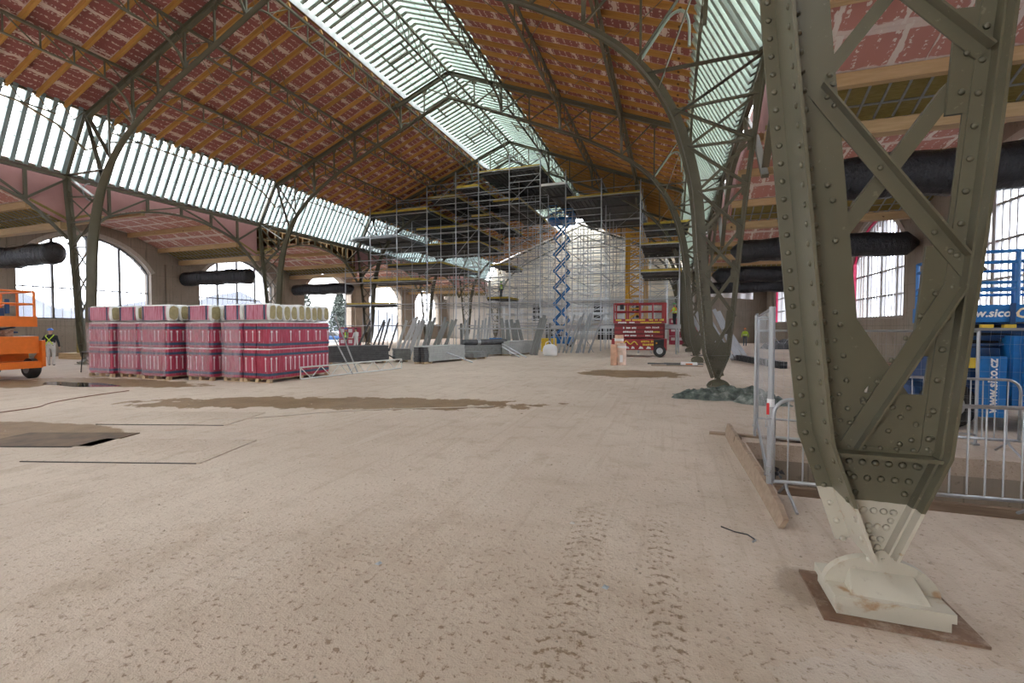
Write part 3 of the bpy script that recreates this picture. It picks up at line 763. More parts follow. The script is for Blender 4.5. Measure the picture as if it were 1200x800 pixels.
# ---------------------------------------------------------------- lattice purlins between the arches
ORD = ['first', 'second', 'third', 'fourth', 'fifth', 'sixth', 'seventh']
def purlin(s, o, k, what, cat='girder'):
    ya, yb = YA[k], YA[k+1]; L = yb - ya
    if o == 0: zu, zl = zroof(0) - .35, 16.5
    else: zu = zroof(o) - .24; zl = zroof(o) - (1.15 if o < 4 else 1.0)
    if o > 13: zu = zroof(o) - .05; zl = zu - .62
    x = s*o
    root = thing('lattice_purlin', 'olive lattice purlin %s, between %s and %s arch' % (what, ORD[k], ORD[k+1]), cat, (CX, ya, 0), 0, 'lattice purlins under the roof')
    b = MB(); b.bar((x, 0, zu), (x, L, zu), .12, .10); build('upper_chord', b, M['steel'], root)
    zi = ato(inner_c, o) + .12 if o > 0 else 15.9
    if o < 13 and o > 0:
        zi = max(zi, zl - 1.3)
        c = [(0, zi), (.25, zi + (zl - zi)*.55), (.9, zl - .06), (1.5, zl)] 
        c = curve(c, 3); pts = [(x, y, z) for y, z in c] + [(x, L - y, z) for y, z in reversed(c)]
    elif o == 0: pts = [(x, 0, zl - .45), (x, .35, zl - .1), (x, .9, zl), (x, L - .9, zl), (x, L - .35, zl - .1), (x, L, zl - .45)]
    else: pts = [(x, 0, zl - 1.25), (x, 1.1, zl - .45), (x, 2.4, zl), (x, L - 2.4, zl), (x, L - 1.1, zl - .45), (x, L, zl - 1.25)]
    b = MB()
    for p, q in zip(pts, pts[1:]): b.bar(p, q, .11, .055)
    if o > 13: b.bar((x, 1.1, zl), (x, L - 1.1, zl), .08, .05)
    build('lower_chord', b, M['steel'], root)
    n = 12 if o > 13 else 10; st = MB() if k > 2 or k == 0 else None
    for j in range(1, n):
        y = L*j/n
        zz = zl if 1.3 < y < L - 1.3 else zl
        if o <= 13:
            if st is None: barobj('post', (x, y, zl), (x, y, zu), .05, .05, M['steel'], root, (0, 1, 0))
            else: st.bar((x, y, zl), (x, y, zu), .05, .05, (0, 1, 0))
    for j in range(n):
        y0, y1 = L*j/n, L*(j+1)/n
        if o > 13: segs = [((x, y0, zu), (x, (y0+y1)/2, zl)), ((x, (y0+y1)/2, zl), (x, y1, zu))]
        else: segs = [((x, y0, zu), (x, y1, zl)) if j >= n/2 else ((x, y0, zl), (x, y1, zu))]
        for p, q in segs:
            if st is None: barobj('diagonal', p, q, .035, .045, M['steel'], root, (1, 0, 0))
            else: st.bar(p, q, .035, .045, (1, 0, 0))
    if st is not None: build('web', st, M['steel'], root, kind='stuff')
PN = {(-1, 13.8): 'along the top of the left side glazing', (-1, 10.35): 'nearest the left eave, below the boards', (-1, 6.95): 'halfway up the left slope', (-1, 3.42): 'at the left edge of the skylight',
      (1, 3.42): 'at the right edge of the skylight', (1, 6.95): 'halfway up the right slope', (1, 10.35): 'nearest the right eave, below the boards', (1, 13.8): 'along the top of the right side glazing', (1, 0): 'under the roof ridge'}
for (s, o), wtxt in PN.items():
    for k in range(0, 4): purlin(s, o, k, wtxt)
# ---------------------------------------------------------------- arched girders over the aisle openings
def arcade(s, k):
    ya, yb = YA[k], YA[k+1]; L = yb - ya; x = s*15.38
    root = thing('arcade_girder', 'olive arched lattice girder over the %s aisle opening between %s and %s arch' % ('left' if s < 0 else 'right', ORD[k], ORD[k+1]), 'girder', (CX, ya, 0), 0, 'arched girders along the aisles')
    def za(y):
        d = y - L/2; return vault(d*.985) - .12 if abs(d) < 4.0 else vault(4.0*.985) - .12 - (abs(d) - 4.0)*1.05
    b = MB(); b.bar((x, 0, 9.22), (x, L, 9.22), .16, .14); build('top_chord', b, M['steel'], root)
    n = 20; b = MB()
    for j in range(n): b.bar((x, L*j/n, za(L*j/n)), (x, L*(j+1)/n, za(L*(j+1)/n)), .18, .10)
    build('arched_chord', b, M['steel'], root)
    ys = [L/2 + d for d in (-3.8, -1.9, 0, 1.9, 3.8)]
    if k < 3:
        for y in ys: barobj('post', (x, y, za(y)), (x, y, 9.2), .12, .12, M['steel'], root, (1, 0, 0))
        for a, b_ in zip(ys, ys[1:]):
            p, q = ((x, a, 9.15), (x, b_, za(b_) + .1)) if a < L/2 - .1 else ((x, a, za(a) + .1), (x, b_, 9.15))
            if a < L/2 - .1: p, q = (x, a, za(a) + .1), (x, b_, 9.15)
            else: p, q = (x, a, 9.15), (x, b_, za(b_) + .1)
            barobj('diagonal', p, q, .08, .10, M['steel'], root, (1, 0, 0))
        barobj('diagonal', (x, 0, 9.15), (x, ys[0], za(ys[0]) + .1), .09, .12, M['steel'], root, (1, 0, 0))
        barobj('diagonal', (x, L, 9.15), (x, ys[-1], za(ys[-1]) + .1), .09, .12, M['steel'], root, (1, 0, 0))
        if s < 0:
            b = MB(); b.path([(x + s*-.1, 1.15 + .0*t, 8.9 - .25*math.sin(t)) if False else (x - s*.12, .95 + .35*math.cos(t), 8.75 + .45*math.sin(t)) for t in (math.pi*.55 + math.pi*.9*q/8 for q in range(9))], .03, 5); build('curved_bracket', b, M['galv'], root)
    else:
        b = MB()
        for y in ys: b.bar((x, y, za(y)), (x, y, 9.2), .12, .12, (1, 0, 0))
        for a, b_ in zip(ys, ys[1:]): b.bar((x, a, 9.15), (x, b_, za(b_)), .08, .1, (1, 0, 0))
        build('web', b, M['steel'], root, kind='stuff')
for s in (-1, 1):
    for k in range(6): arcade(s, k)
# thin wind ties crossing the roof
for j, (s, k) in enumerate(((-1, 1), (-1, 2), (1, 1), (1, 2))):
    root = thing('wind_tie', ['thin crossed tie rods under the left roof slope, second bay', 'thin crossed tie rods under the left roof slope, third bay', 'thin crossed tie rods under the right roof slope, second bay', 'thin crossed tie rods under the right roof slope, third bay'][j], 'tie rods', (CX, 0, 0), 0, 'roof tie rods')
    for oa, ob in ((13.6, 7.0), (10.35, 3.5)):
        for ya, yb in ((YA[k], YA[k+1]), (YA[k+1], YA[k])):
            tubeobj('tie_rod', (s*oa, ya, zroof(oa) - .32), (s*ob, yb, zroof(ob) - .32), .014, M['steel'], root, 6)
# ---------------------------------------------------------------- black wrapped ducts along the pier lines
def duct(s, k, label):
    y = YA[k] - .15; root = thing('wrapped_duct', label, 'duct', (CX + s*15.75, y, 5.62), 0, 'ducts wrapped in black film')
    rnd = random.Random(k*7 + s); rings = []; n = 14; N = 34; Ld = 7.6
    for i in range(N + 1):
        x = Ld*i/N; r = .53 + .012*math.sin(i*.8) + rnd.uniform(-.008, .008); sag = -.03*math.sin(i*.45) - (.10 if s < 0 and k == 1 else 0)*math.sin(math.pi*i/N)
        tap = min(1.0, .18 + .42*i, .18 + .42*(N - i))
        rings.append([(s*x, math.cos(t)*r*tap*.9, sag + math.sin(t)*r*tap + (rnd.uniform(-.012, .012)) - (.05 if math.sin(t) < -.5 else 0)*abs(math.sin(i*.5))) for t in (2*math.pi*q/n for q in range(n))])
    b = MB(); b.loft(rings); build('film_wrap', b, M['film'], root, smooth=True)
    b = MB()
    for i in range(5):
        x = s*(.8 + 1.5*i); ring = [(x, math.cos(t)*.485, math.sin(t)*.535) for t in (2*math.pi*q/14 for q in range(15))]; b.path(ring, .008, 4)
    build('binding_strap', b, M['black'], root)
for (s, k, l) in ((-1, 1, 'sagging black wrapped duct at the left, in front of the first arched window'), (-1, 2, 'black wrapped duct on the left pier between two arched windows'), (-1, 3, 'black wrapped duct across the open archway on the left'),
                  (1, 1, 'thick black wrapped duct crossing behind the foreground column'), (1, 2, 'black wrapped duct with a tied end at the right arched window'), (1, 3, 'black wrapped duct deep in the right aisle, third from the front'), (1, 4, 'black wrapped duct at the far end of the right aisle')):
    duct(s, k, l)
# ---------------------------------------------------------------- insulation pallets
def wrapmat(name, frost):
    t = NT(name); o = t.obj(); n = t.noise(t.mapping(o, sc=(3, 3, 1.2)), 2.0, 5); n2 = t.noise(t.mapping(o, sc=(9, 9, .8)), 2.5, 4)
    c = t.ramp(n, [(.3, (.30, .022, .05)), (.7, (.42, .04, .085))])
    lg = t.math('FRACT', t.math('MULTIPLY', t.math('ADD', t.sep(o)[0], t.sep(o)[1]), 6.4))
    c = t.mix(t.math('MULTIPLY', t.math('LESS_THAN', lg, .10), .35), c, (.16, .01, .03))
    c = t.mix(t.math('MULTIPLY', t.smooth(n2, .48 if frost < .9 else .22, .68), frost), c, (.62, .40, .48) if frost < .9 else (.58, .28, .37))
    t.color(c); t.set(.28); t.bump(n2, .25, .03); return t.m
M['wrap'] = wrapmat('crimson_printed_wrap', .25); M['wrapf'] = wrapmat('frosted_crimson_wrap', .85)
M['band'] = plain('dark_teal_band', (.035, .075, .13), .35, var=.2); M['label'] = plain('white_print', (.70, .62, .64), .5, var=.05)
M['woolpale'] = plain('khaki_wool_end', (.36, .31, .17), .95, var=.15, scale=9)
M['rollfilm'] = plain('white_film', (.72, .72, .71), .3, var=.08, scale=5, bump=.3)
M['rolllabel'] = wrapmat('pale_rose_printed_film', 1.0)
def sheen_sheet():
    t = NT('shrink_film_sheen'); o = t.obj(); n = t.noise(t.mapping(o, sc=(4, 4, 1)), 2.2, 5)
    t.color((.80, .62, .70)); t.set(.22); t.bump(n, .4, .03)
    t.put(t.b.inputs['Alpha'], t.math('ADD', .10, t.math('MULTIPLY', t.smooth(n, .35, .75), .24))); return t.m
M['film_sheen'] = sheen_sheet()
def rbox(c, d, r):
    # box with rounded vertical corners
    x, y, z = d[0]/2, d[1]/2, d[2]/2; ring = []
    for cx, cy, a0 in ((x-r, y-r, 0), (-x+r, y-r, 90), (-x+r, -y+r, 180), (x-r, -y+r, 270)):
        for a in (0, 45, 90): t = math.radians(a0 + a); ring.append((c[0] + cx + r*math.cos(t), c[1] + cy + r*math.sin(t)))
    def rg(zz, ins): return [(c[0] + (px-c[0])*ins, c[1] + (py-c[1])*ins, zz) for px, py in ring]
    return [rg(c[2]-z, .97), rg(c[2]-z+.05, 1), rg(c[2]+z-.05, 1), rg(c[2]+z, .96)]
def pallet_load(x1, w, y0, dep, frost, nroll, label, split):
    root = thing('pallet_load', label, 'insulation pallet', (x1 - w/2, y0 + dep/2, 0), 0, 'pallets of wrapped insulation')
    rnd = random.Random(int(x1*10))
    # pallet: boards and blocks
    p = link('pallet', None, root)
    for yy in (-dep/2 + .06, 0, dep/2 - .06):
        b = MB(); b.bb((-w/2, yy - .06, .001), (w/2, yy + .06, .022)); build('board', b, M['palletwood'], p)
        for xx in (-w/2 + .07, 0, w/2 - .07): b = MB(); b.bb((xx-.07, yy-.06, .023), (xx+.07, yy+.06, .10)); build('block', b, M['palletwood'], p)
    for q in range(5):
        xx = -w/2 + .05 + (w-.1)*q/4; b = MB(); b.bb((xx-.05, -dep/2, .101), (xx+.05, dep/2, .122)); build('board', b, M['palletwood'], p)
    wm = M['wrap']
    if frost:
        b = MB(); b.bb((-w/2 - .01, -dep/2 - .055, .14), (w/2 - .06, -dep/2 - .045, 1.99)); build('sheen_sheet', b, M['film_sheen'], root)  # pale sheet on the front only, standing in for sheen on the wrap
    for tier, (z0, z1) in enumerate(((.13, 1.09), (1.11, 1.97))):
        cuts = [(-w/2, w/2)] if not split else [(-w/2, -.01), (.01, w/2)]
        for a, c in cuts:
            ww = c - a; off = rnd.uniform(-.02, .02)
            b = MB(); b.loft(rbox(((a+c)/2, off, (z0+z1)/2), (ww, dep, z1-z0), .05)); bo = build('wrapped_bundle', b, wm, root, smooth=False)
            for zb in (z0 + .14, z1 - .17):
                b = MB(); rr = rbox(((a+c)/2, off, zb), (ww + .012, dep + .012, .09), .055); b.loft(rr[1:3] if False else [[(px, py, zb - .045) for px, py, _ in rr[1]], [(px, py, zb + .045 + .006*math.sin(px*9)) for px, py, _ in rr[1]]], caps=False); build('band', b, M['band'], bo)
            lb = MB(); nx = max(2, int(ww/.19)); ny = int(dep/.19)
            for q in range(nx):
                xx = a + ww*(q + .5)/nx
                if rnd.random() < .8:
                    lb.bb((xx - .018, -dep/2 + off - .006, z0 + .24), (xx + .018, -dep/2 + off - .002, z1 - .34)); lb.bb((xx - .034, -dep/2 + off - .006, z1 - .335), (xx + .034, -dep/2 + off - .002, z1 - .265))
            if c > w/2 - .02:
                for q in range(ny):
                    yy = -dep/2 + off + dep*(q + .5)/ny
                    if rnd.random() < .6:
                        lb.bb((c + .002, yy - .018, z0 + .24), (c + .006, yy + .018, z1 - .34)); lb.bb((c + .002, yy - .034, z1 - .335), (c + .006, yy + .034, z1 - .265))
            if lb.v: build('label_strips', lb, M['label'], bo, kind='stuff')
        b = MB(); b.loft(rbox((0, 0, z1 + .005), (w - .02, dep - .02, .06), .05)); build('film_top', b, M['rollfilm'], root)
    for q in range(nroll):
        r = dep/nroll/2; yc = -dep/2 + r*(2*q + 1); hz = .29; rings = []
        jx = rnd.uniform(-.03, .03); jz = rnd.uniform(-.02, .02)
        def sq(x, k, n=14): 
            out = []
            for i in range(n):
                t = 2*math.pi*i/n; ct, st = math.cos(t), math.sin(t); e = .62
                out.append((x, yc + math.copysign(abs(ct)**e, ct)*r*k, 2.02 + hz + jz + math.copysign(abs(st)**e, st)*hz*k))
            return out
        b = MB(); b.loft([sq(-w/2 + jx, .82), sq(-w/2 + .06 + jx, 1), sq(w/2 - .06 + jx, 1), sq(w/2 + jx, .86)]); ro = build('insulation_roll', b, M['rollfilm'], root, smooth=False)
        for sx in (-1, 1):
            b = MB(); kk = .78; e = sq(sx*w/2 + jx + sx*.004, kk, 12); e2 = sq(sx*w/2 + jx + sx*.012, kk*.9, 12)
            b.loft([[(x_, y_ + rnd.uniform(-.012, .012), z_ + rnd.uniform(-.02, .02)) for x_, y_, z_ in e], e2]); build('wool_end', b, M['woolpale'], ro)
        if q == 0:
            b = MB(); b.bb((-w/2 + .07 + jx, yc - r - .012, 2.02 + .05), (w/2 - .1 + jx, yc - r + .02, 2.02 + hz*2 - .05)); build('printed_side', b, M['rolllabel'], ro)
            for xx in (-w/2 + .13, w/2 - .18): b = MB(); b.bb((xx - .04 + jx, yc - r - .016, 2.07), (xx + .04 + jx, yc - r - .0125, 2.02 + hz*2 - .05)); build('band', b, M['band'], ro)
for a in ((-19.2, 1.3, 10.77, 2.4, True, 6, 'pallet of frosted crimson insulation bundles, leftmost of the row by the worker', False),
          (-18.02, 1.02, 10.95, 2.4, True, 6, 'second pallet of frosted crimson insulation from the left end of the row', False),
          (-16.24, 1.35, 10.78, 2.4, True, 6, 'third pallet of crimson insulation from the left, with two wool ends showing', False),
          (-14.67, 1.12, 11.15, 2.4, True, 6, 'fourth pallet of crimson insulation from the left, bundles split in two', True),
          (-13.47, .85, 11.3, 2.4, True, 6, 'narrow fifth insulation pallet squeezed against the long red one', False),
          (-12.3, 1.12, 11.3, 2.75, False, 9, 'long bright red insulation pallet at the right end, nine rolls on top', True)):
    pallet_load(*a)
# ---------------------------------------------------------------- lattice beam, poles and stacks by the pallets
t = thing('lattice_beam', 'white aluminium lattice beam lying on edge beside the red pallets', 'lattice beam', (-12.1, 12.4, 0), math.atan2(.9, -4.85) + math.pi)
L = 4.95; t.rotation_euler = (0, 0, math.atan2(4.83, .89))
M['alu'] = plain('white_aluminium', (.62, .62, .60), .4, .2)
for z in (.03, .43): tubeobj('chord', (0, 0, z), (L, 0, z), .027, M['alu'], t)
for i in range(12):
    a, c = L*i/12, L*(i+1)/12; tubeobj('diagonal', (a, 0, .03 if i % 2 else .43), (c, 0, .43 if i % 2 else .03), .018, M['alu'], t, 6)
tubeobj('end_post', (0, 0, .03), (0, 0, .43), .022, M['alu'], t); tubeobj('end_post', (L, 0, .03), (L, 0, .43), .022, M['alu'], t)
for i, (dx, top, lab) in enumerate(((0, (-12.35, 14.4, 2.35), 'longer grey pole leaning on the end of the red pallet'), (.25, (-12.3, 14.1, 1.7), 'shorter grey pole leaning on the end of the red pallet'))):
    t = thing('leaning_pole', lab, 'pole', (-11.75 + dx*.3, 15.0 - i*.4, 0)); d = Vector(top) - Vector(t.location)
    b = MB(); b.bar((0, 0, 0), d, .07, .05); build('pole', b, M['galv'], t); b = MB(); b.bar(d*.98, d, .08, .06); build('end_cap', b, M['black'], t)
M['panelgrey'] = plain('grey_formwork_edges', (.20, .205, .20), .55, .2, var=.25, scale=5); M['panelpale'] = plain('pale_grey_slab', (.38, .39, .38), .7, var=.12, scale=5)
M['paneldark'] = plain('dark_formwork_edges', (.075, .075, .08), .6, var=.3, scale=5)
def stack(label, x, y, rz, L, Wd, n, th, mat, group, z0=.1, cat='stack', nm='panel_stack'):
    t = thing(nm, label, cat, (x, y, 0), rz, group); rnd = random.Random(int(abs(x)*100))
    for xx in (.2, L - .2): b = MB(); b.bb((xx - .05, 0, 0), (xx + .05, Wd, z0 - .002)); build('bearer', b, M['palletwood'], t)
    for i in range(n):
        j, e = rnd.uniform(-.02, .02), rnd.uniform(-.015, .015); b = MB(); b.bb((j, e, z0 + th*i), (L + j, Wd + e, z0 + th*(i+1) - .006)); build('panel', b, mat, t)
    return t
stack('dark pile of long formwork panels behind the lattice beam', -15.9, 18.0, math.atan2(2.0, 2.1), 2.95, 1.2, 11, .072, M['paneldark'], 'stacks of building panels')
stack('small dark pile of panels just right of the long dark pile', -13.62, 20.4, .75, .8, .9, 8, .075, M['panelgrey'], 'stacks of building panels')
stack('pale grey slab pile with dark end packs, in front of the leaning tubes', -11.45, 20.1, 1.35, 2.9, 1.1, 7, .11, M['panelpale'], 'stacks of building panels')
for i, (x, y) in enumerate(((-12.1, 19.92), (-11.78, 20.0))):
    t = stack('%s dark bundle of boards strapped to the front of the pale slab pile' % ('outer' if i == 0 else 'inner'), x - .05, y - .1, 1.35 - math.pi/2, .28, .35, 7, .105, M['paneldark'], 'dark board bundles')
stack('low grey pile of short slabs beside the pale slab pile', -10.6, 23.6, 1.2, 1.2, .8, 3, .11, M['panelgrey'], 'stacks of building panels')
stack('grey slab pile with a pale front face below the leaning dark planks', -9.85, 27.5, 1.25, 3.0, 1.0, 8, .105, M['panelpale'], 'stacks of building panels')
stack('wide dark grey pile of boards under the rolled mats, behind the trestle post', -12.1, 25.0, 1.0, 3.4, 1.0, 6, .1, M['panelgrey'], 'stacks of building panels')
t = thing('rolled_mat', 'long dark rolled mat lying on the wide grey pile', 'mat roll', (-12.0, 25.2, .72)); b = MB()
b.path([(-.1, .1, .18), (1.75, 2.75, .18)], .18, 12); build('roll', b, M['paneldark'], t); b = MB(); b.path([(.5, .95, .18), (.62, 1.12, .18)], .19, 12); build('strap', b, M['galv'], t)
def lean(label, x, y, rz, n, Lz, mat, spacing, tilt, group, w=.22, th=.045, nm='leaning_planks', cat='planks', part='plank'):
    for i in range(n):
        pass
    t = thing(nm, label, cat, (x, y, 0), rz, group); rnd = random.Random(int(abs(x*77)))
    for i in range(n):
        l = Lz*rnd.uniform(.9, 1.06); xx = i*spacing + rnd.uniform(-.35, .35)*spacing; a = tilt + rnd.uniform(-.10, .10)
        barobj(part, (xx, rnd.uniform(-.1, .1), .02), (xx + l*math.sin(a), .5, l*math.cos(a)), w, th, mat, t, (0, 1, 0))
    # rail they lean on
    return t
lean('rack of steel scaffold frames leaning right, behind the pale slab pile', -15.6, 23.4, .35, 7, 2.5, M['galv'], .22, .28, 'leaning scaffold parts', .15, .07, part='frame_tube')
lean('second rack of leaning steel tubes, next to the slab pile', -13.9, 23.6, .35, 7, 2.4, M['panelgrey'], .2, .30, 'leaning scaffold parts', .16, .06, part='frame_tube')
lean('dark planks leaning left above the grey slab pile', -11.1, 30.3, .3, 5, 2.4, M['panelgrey'], .34, -.16, 'leaning scaffold parts', .24, .05)
lean('grey planks leaning steeply right beside the white bulk bag', -8.7, 28.6, .3, 3, 2.7, M['panelgrey'], .16, .25, 'leaning scaffold parts', .24, .05)
lean('loose dark tubes leaning near the two workers', -22.6, 28.6, .4, 6, 2.5, M['paneldark'], .5, .3, 'leaning scaffold parts', .12, .06, part='frame_tube')
lean('galvanised frames leaning in the middle behind the rolled mat', -14.2, 29.2, .35, 8, 2.5, M['galvd'], .28, .12, 'leaning scaffold parts', .14, .06, part='frame_tube')
lean('grey tubes leaning against the scaffold foot behind the bulk bag', -7.6, 31.6, .3, 8, 3.0, M['galvd'], .3, .32, 'leaning scaffold parts', .13, .06, part='frame_tube')
lean('shiny planks leaning right of the second arch foot in the right aisle', 2.3, 27.5, .2, 8, 2.9, M['galv'], .24, -.45, 'leaning scaffold parts', .2, .05)
for i, (a, c, l) in enumerate((((-12.0, 21.5, .75), (-9.6, 21.3, .03), 'long tube sloping off the pale slab pile to the floor'), ((-10.1, 26.9, .8), (-8.2, 26.0, .03), 'upper of two tubes sloping off the grey slab pile'), ((-10.0, 26.6, .62), (-8.7, 26.2, .03), 'lower of two tubes sloping off the grey slab pile'), ((-14.5, 20.5, .55), (-13.0, 20.1, .02), 'dark bar leaning between the small dark pile and the slabs'))):
    t = thing('loose_tube', l, 'tube', c, 0, 'loose tubes by the stacks'); d = Vector(a) - Vector(c); b = MB(); b.path([(0, 0, 0), d], .035, 7); build('tube', b, M['galv'] if i < 3 else M['black'], t); b = MB(); b.path([d*.97, d], .042, 7); build('coupler', b, M['galvd'], t)
# bulk bag
t = thing('bulk_bag', 'slumped white bulk bag standing right of the leaning planks', 'bag', (-7.4, 28.6, 0)); rings = []
rnd = random.Random(5)
for z, k in ((0, .9), (.15, 1.02), (.4, 1.0), (.6, .9), (.7, .6), (.74, .25)):
    rings.append([(.45*k*math.copysign(abs(math.cos(a))**.6, math.cos(a)) + rnd.uniform(-.03, .03), .45*k*math.copysign(abs(math.sin(a))**.6, math.sin(a)) + rnd.uniform(-.03, .03), z) for a in (2*math.pi*q/12 for q in range(12))])
b = MB(); b.loft(rings); build('sack', b, M['white'], t, smooth=True)
b = MB(); b.path([(-.3, -.2, .6), (-.25, -.1, .85), (-.05, 0, .95), (.1, .05, .7)], .025, 5); build('lifting_strap', b, M['white'], t)
# pale pink rolls
M['peach'] = plain('peach_foil_roll', (.62, .36, .24), .45, var=.2, scale=5); M['peachlight'] = plain('pale_peach_film', (.70, .52, .42), .4, var=.25, scale=4)
for i, (x, y, r, h, m, l) in enumerate(((-2.62, 22.35, .16, 1.0, 'peach', 'shorter peach insulation roll at the left of the standing group'), (-2.28, 22.5, .22, 1.05, 'peachlight', 'film wrapped peach roll at the right of the standing group'), (-2.42, 22.8, .21, 1.45, 'peach', 'tallest peach roll at the back of the standing group'))):
    t = thing('insulation_roll', l, 'roll', (x, y, 0), 0, 'standing peach rolls'); b = MB(); b.path([(0, 0, 0), (0, 0, h*.5), (0, 0, h)], [r, r*1.03, r*.98], 16); build('roll', b, M[m], t, smooth=False)
    b = MB(); b.cyl((0, 0, h), r*.35, .01, 12); build('core', b, M['dark'], t)
    if i == 1: b = MB(); b.bb((-.05, -r*1.06 - .005, .15), (.09, -r*1.0, .5)); build('paper_label', b, M['white'], t)
    if i: b = MB(); b.path([(0, 0, h*.80), (0, 0, h*.88)], r*1.05, 16); build('film_band', b, M['rollfilm'], t)
for i, (x, y, rz, L, l) in enumerate(((-1.1, 23.6, .1, 2.6, 'dark flat strip on the floor right of the peach rolls'), (-.9, 22.6, .05, 2.3, 'thin pale strip on the floor in front of the dark strip'), (1.2, 31.5, .1, 2.2, 'dark board lying near the arch foot by the red lift'))):
    t = thing('floor_strip', l, 'strip', (x, y, 0), rz, 'strips lying on the floor'); b = MB(); b.bb((0, 0, .001), (L, .35 if i != 1 else .08, .04)); build('strip', b, M['paneldark'] if i != 1 else M['plank'], t); b = MB(); b.bb((L*.3, .02, .041), (L*.9, .3 if i != 1 else .07, .07)); build('upper_strip', b, M['panelgrey'], t)
t = thing('foil_packet', 'white and orange packet on the strips by the second arch', 'packet', (.45, 23.1, 0)); b = MB(); b.loft(rbox((.35, .15, .08), (.75, .3, .16), .06)); build('packet', b, M['white'], t); b = MB(); b.bb((.2, -.012, .05), (.5, -.006, .11)); build('orange_print', b, plain('orange_print', (.7, .2, .05)), t)
# black beam lying behind the second column, white disc
t = thing('wrapped_beam', 'long black film wrapped beam lying behind the tall fence pole', 'beam', (3.35, 28.4, 0), 0); b = MB(); b.bar((0, 0, .16), (1.32, -5.6, .16), .3, .30); build('beam', b, M['film'], t); b = MB(); b.bar((.98, -4.2, .16), (1.03, -4.4, .16), .31, .31); build('tape', b, M['galv'], t)
# ---------------------------------------------------------------- tarpaulin round the second foot
t = thing('tarpaulin', 'crumpled dark green tarpaulin heaped round the second arch foot', 'tarpaulin', (1.2, 13.2, 0)); rnd = random.Random(3)
def heap(x0, y0, a, c, h, seed):
    rnd = random.Random(seed); n = 22; b = MB(); vs = []; ph = [rnd.uniform(0, 6) for _ in range(6)]
    for i in range(n + 1):
        for j in range(n + 1):
            u, v = -1 + 2*i/n, -1 + 2*j/n; rr = math.sqrt(u*u + v*v); e = max(0, 1 - rr**2.6)
            z = h*e**.6*(.72 + .28*math.sin(u*7 + ph[0] + 2*math.sin(v*3 + ph[1]))*math.cos(v*5 + ph[2])) + (.025*math.sin(u*17 + v*9 + ph[3]) + .02*math.sin(v*23 - u*6 + ph[4]))*min(1, e*3)
            k = 1 + .12*math.sin(5*math.atan2(v, u) + ph[5])
            vs.append((x0 + u*a*k, y0 + v*c*k, max(.004, z)))
    fs = [(i*(n+1)+j, (i+1)*(n+1)+j, (i+1)*(n+1)+j+1, i*(n+1)+j+1) for i in range(n) for j in range(n)]
    b.add(vs, fs); return b
for i, q in enumerate(((-.35, -.55, .75, .45, .26, 1), (.45, -.15, .8, .4, .32, 2), (.85, -.9, .55, .5, .26, 6))):
    build('fold', heap(*q), M['tarp'] if i != 1 else M['tarpd'] if 'tarpd' in M else M['tarp'], t, smooth=True)
# ---------------------------------------------------------------- plank at the pit edge, barriers, fence
t = thing('edge_plank', 'rough weathered plank standing on edge along the pit', 'plank', (.88, 8.4, 0)); b = MB()
pts = [(0, 0, .2), (.0, -1.0, .22), (.03, -2.0, .20), (.05, -2.9, .17), (.06, -3.8, .15)]; rings = []
rnd = random.Random(8)
for i in range(17):
    f = i/16*4; k = min(3, int(f)); u = f - k; p = Vector(pts[k]).lerp(Vector(pts[k+1]), u); h = p.z*(1 + rnd.uniform(-.08, .06)); tw = .03
    if i == 16: h *= .6
    rings.append([(p.x - .02, p.y, .002), (p.x + .025, p.y, .002), (p.x + .065, p.y, h), (p.x + .022, p.y, h)])
b.loft(rings); build('plank', b, M['plank'], t)
for yy in (-.6, -2.5):
    b = MB(); b.bb((.06, yy - .04, 0), (.16, yy + .04, .12)); build('prop_block', b, M['plank'], t)
t = thing('cross_board', 'thin dark board lying across the far corner of the pit', 'board', (.62, 8.32, 0), -.07); b = MB(); b.bb((0, 0, .001), (2.2, .12, .035)); build('board', b, M['plank'], t); b = MB(); b.bb((.9, -.1, .036), (2.4, .03, .06)); build('board', b, M['panelpale'], t)
def barrier(x, y, rz, label, Wd=2.3, h=1.07):
    t = thing('crowd_barrier', label, 'barrier', (x, y, 0), rz, 'galvanised crowd barriers'); r = .019; R = .16; z0 = .20
    arc = [(R - R*math.cos(a), 0, h - R + R*math.sin(a)) for a in (math.pi/2*q/5 for q in range(6))]
    fr = [(0, 0, z0)] + arc + [(Wd - p[0], 0, p[2]) for p in reversed(arc)] + [(Wd, 0, z0)]
    b = MB(); b.path(fr, r, 8); b.path([(0, 0, z0 + .02), (Wd, 0, z0 + .02)], r, 8); build('frame', b, M['galv'], t, smooth=True)
    n = 17
    for i in range(1, n): tubeobj('rod', (Wd*i/n, 0, z0 + .02), (Wd*i/n, 0, h), .0075, M['galv'], t, 6)
    for xx in (.12, Wd - .12):
        b = MB(); b.path([(xx, 0, z0 + .02), (xx, -.04, .16), (xx + .02, -.30, .012)], .015, 6); build('foot', b, M['galv'], t); b = MB(); b.path([(xx, 0, z0 + .02), (xx, .04, .16), (xx + .02, .30, .012)], .015, 6); build('foot', b, M['galv'], t)
    for xx, sg in ((0, -1), (Wd, 1)):
        for z in (.36, .86): b = MB(); b.path([(xx, 0, z), (xx + sg*.07, 0, z), (xx + sg*.075, 0, z - .08), (xx + sg*.03, 0, z - .085)], .008, 5); build('hook', b, M['galv'], t)
    return t
barrier(1.0, 5.28, .065, 'nearest crowd barrier at the pit edge, passing behind the column foot')
barrier(3.42, 5.52, .05, 'crowd barrier hooked on at the right of the nearest one')
barrier(2.3, 8.35, -.02, 'far crowd barrier behind the pit, in front of the blue lift')
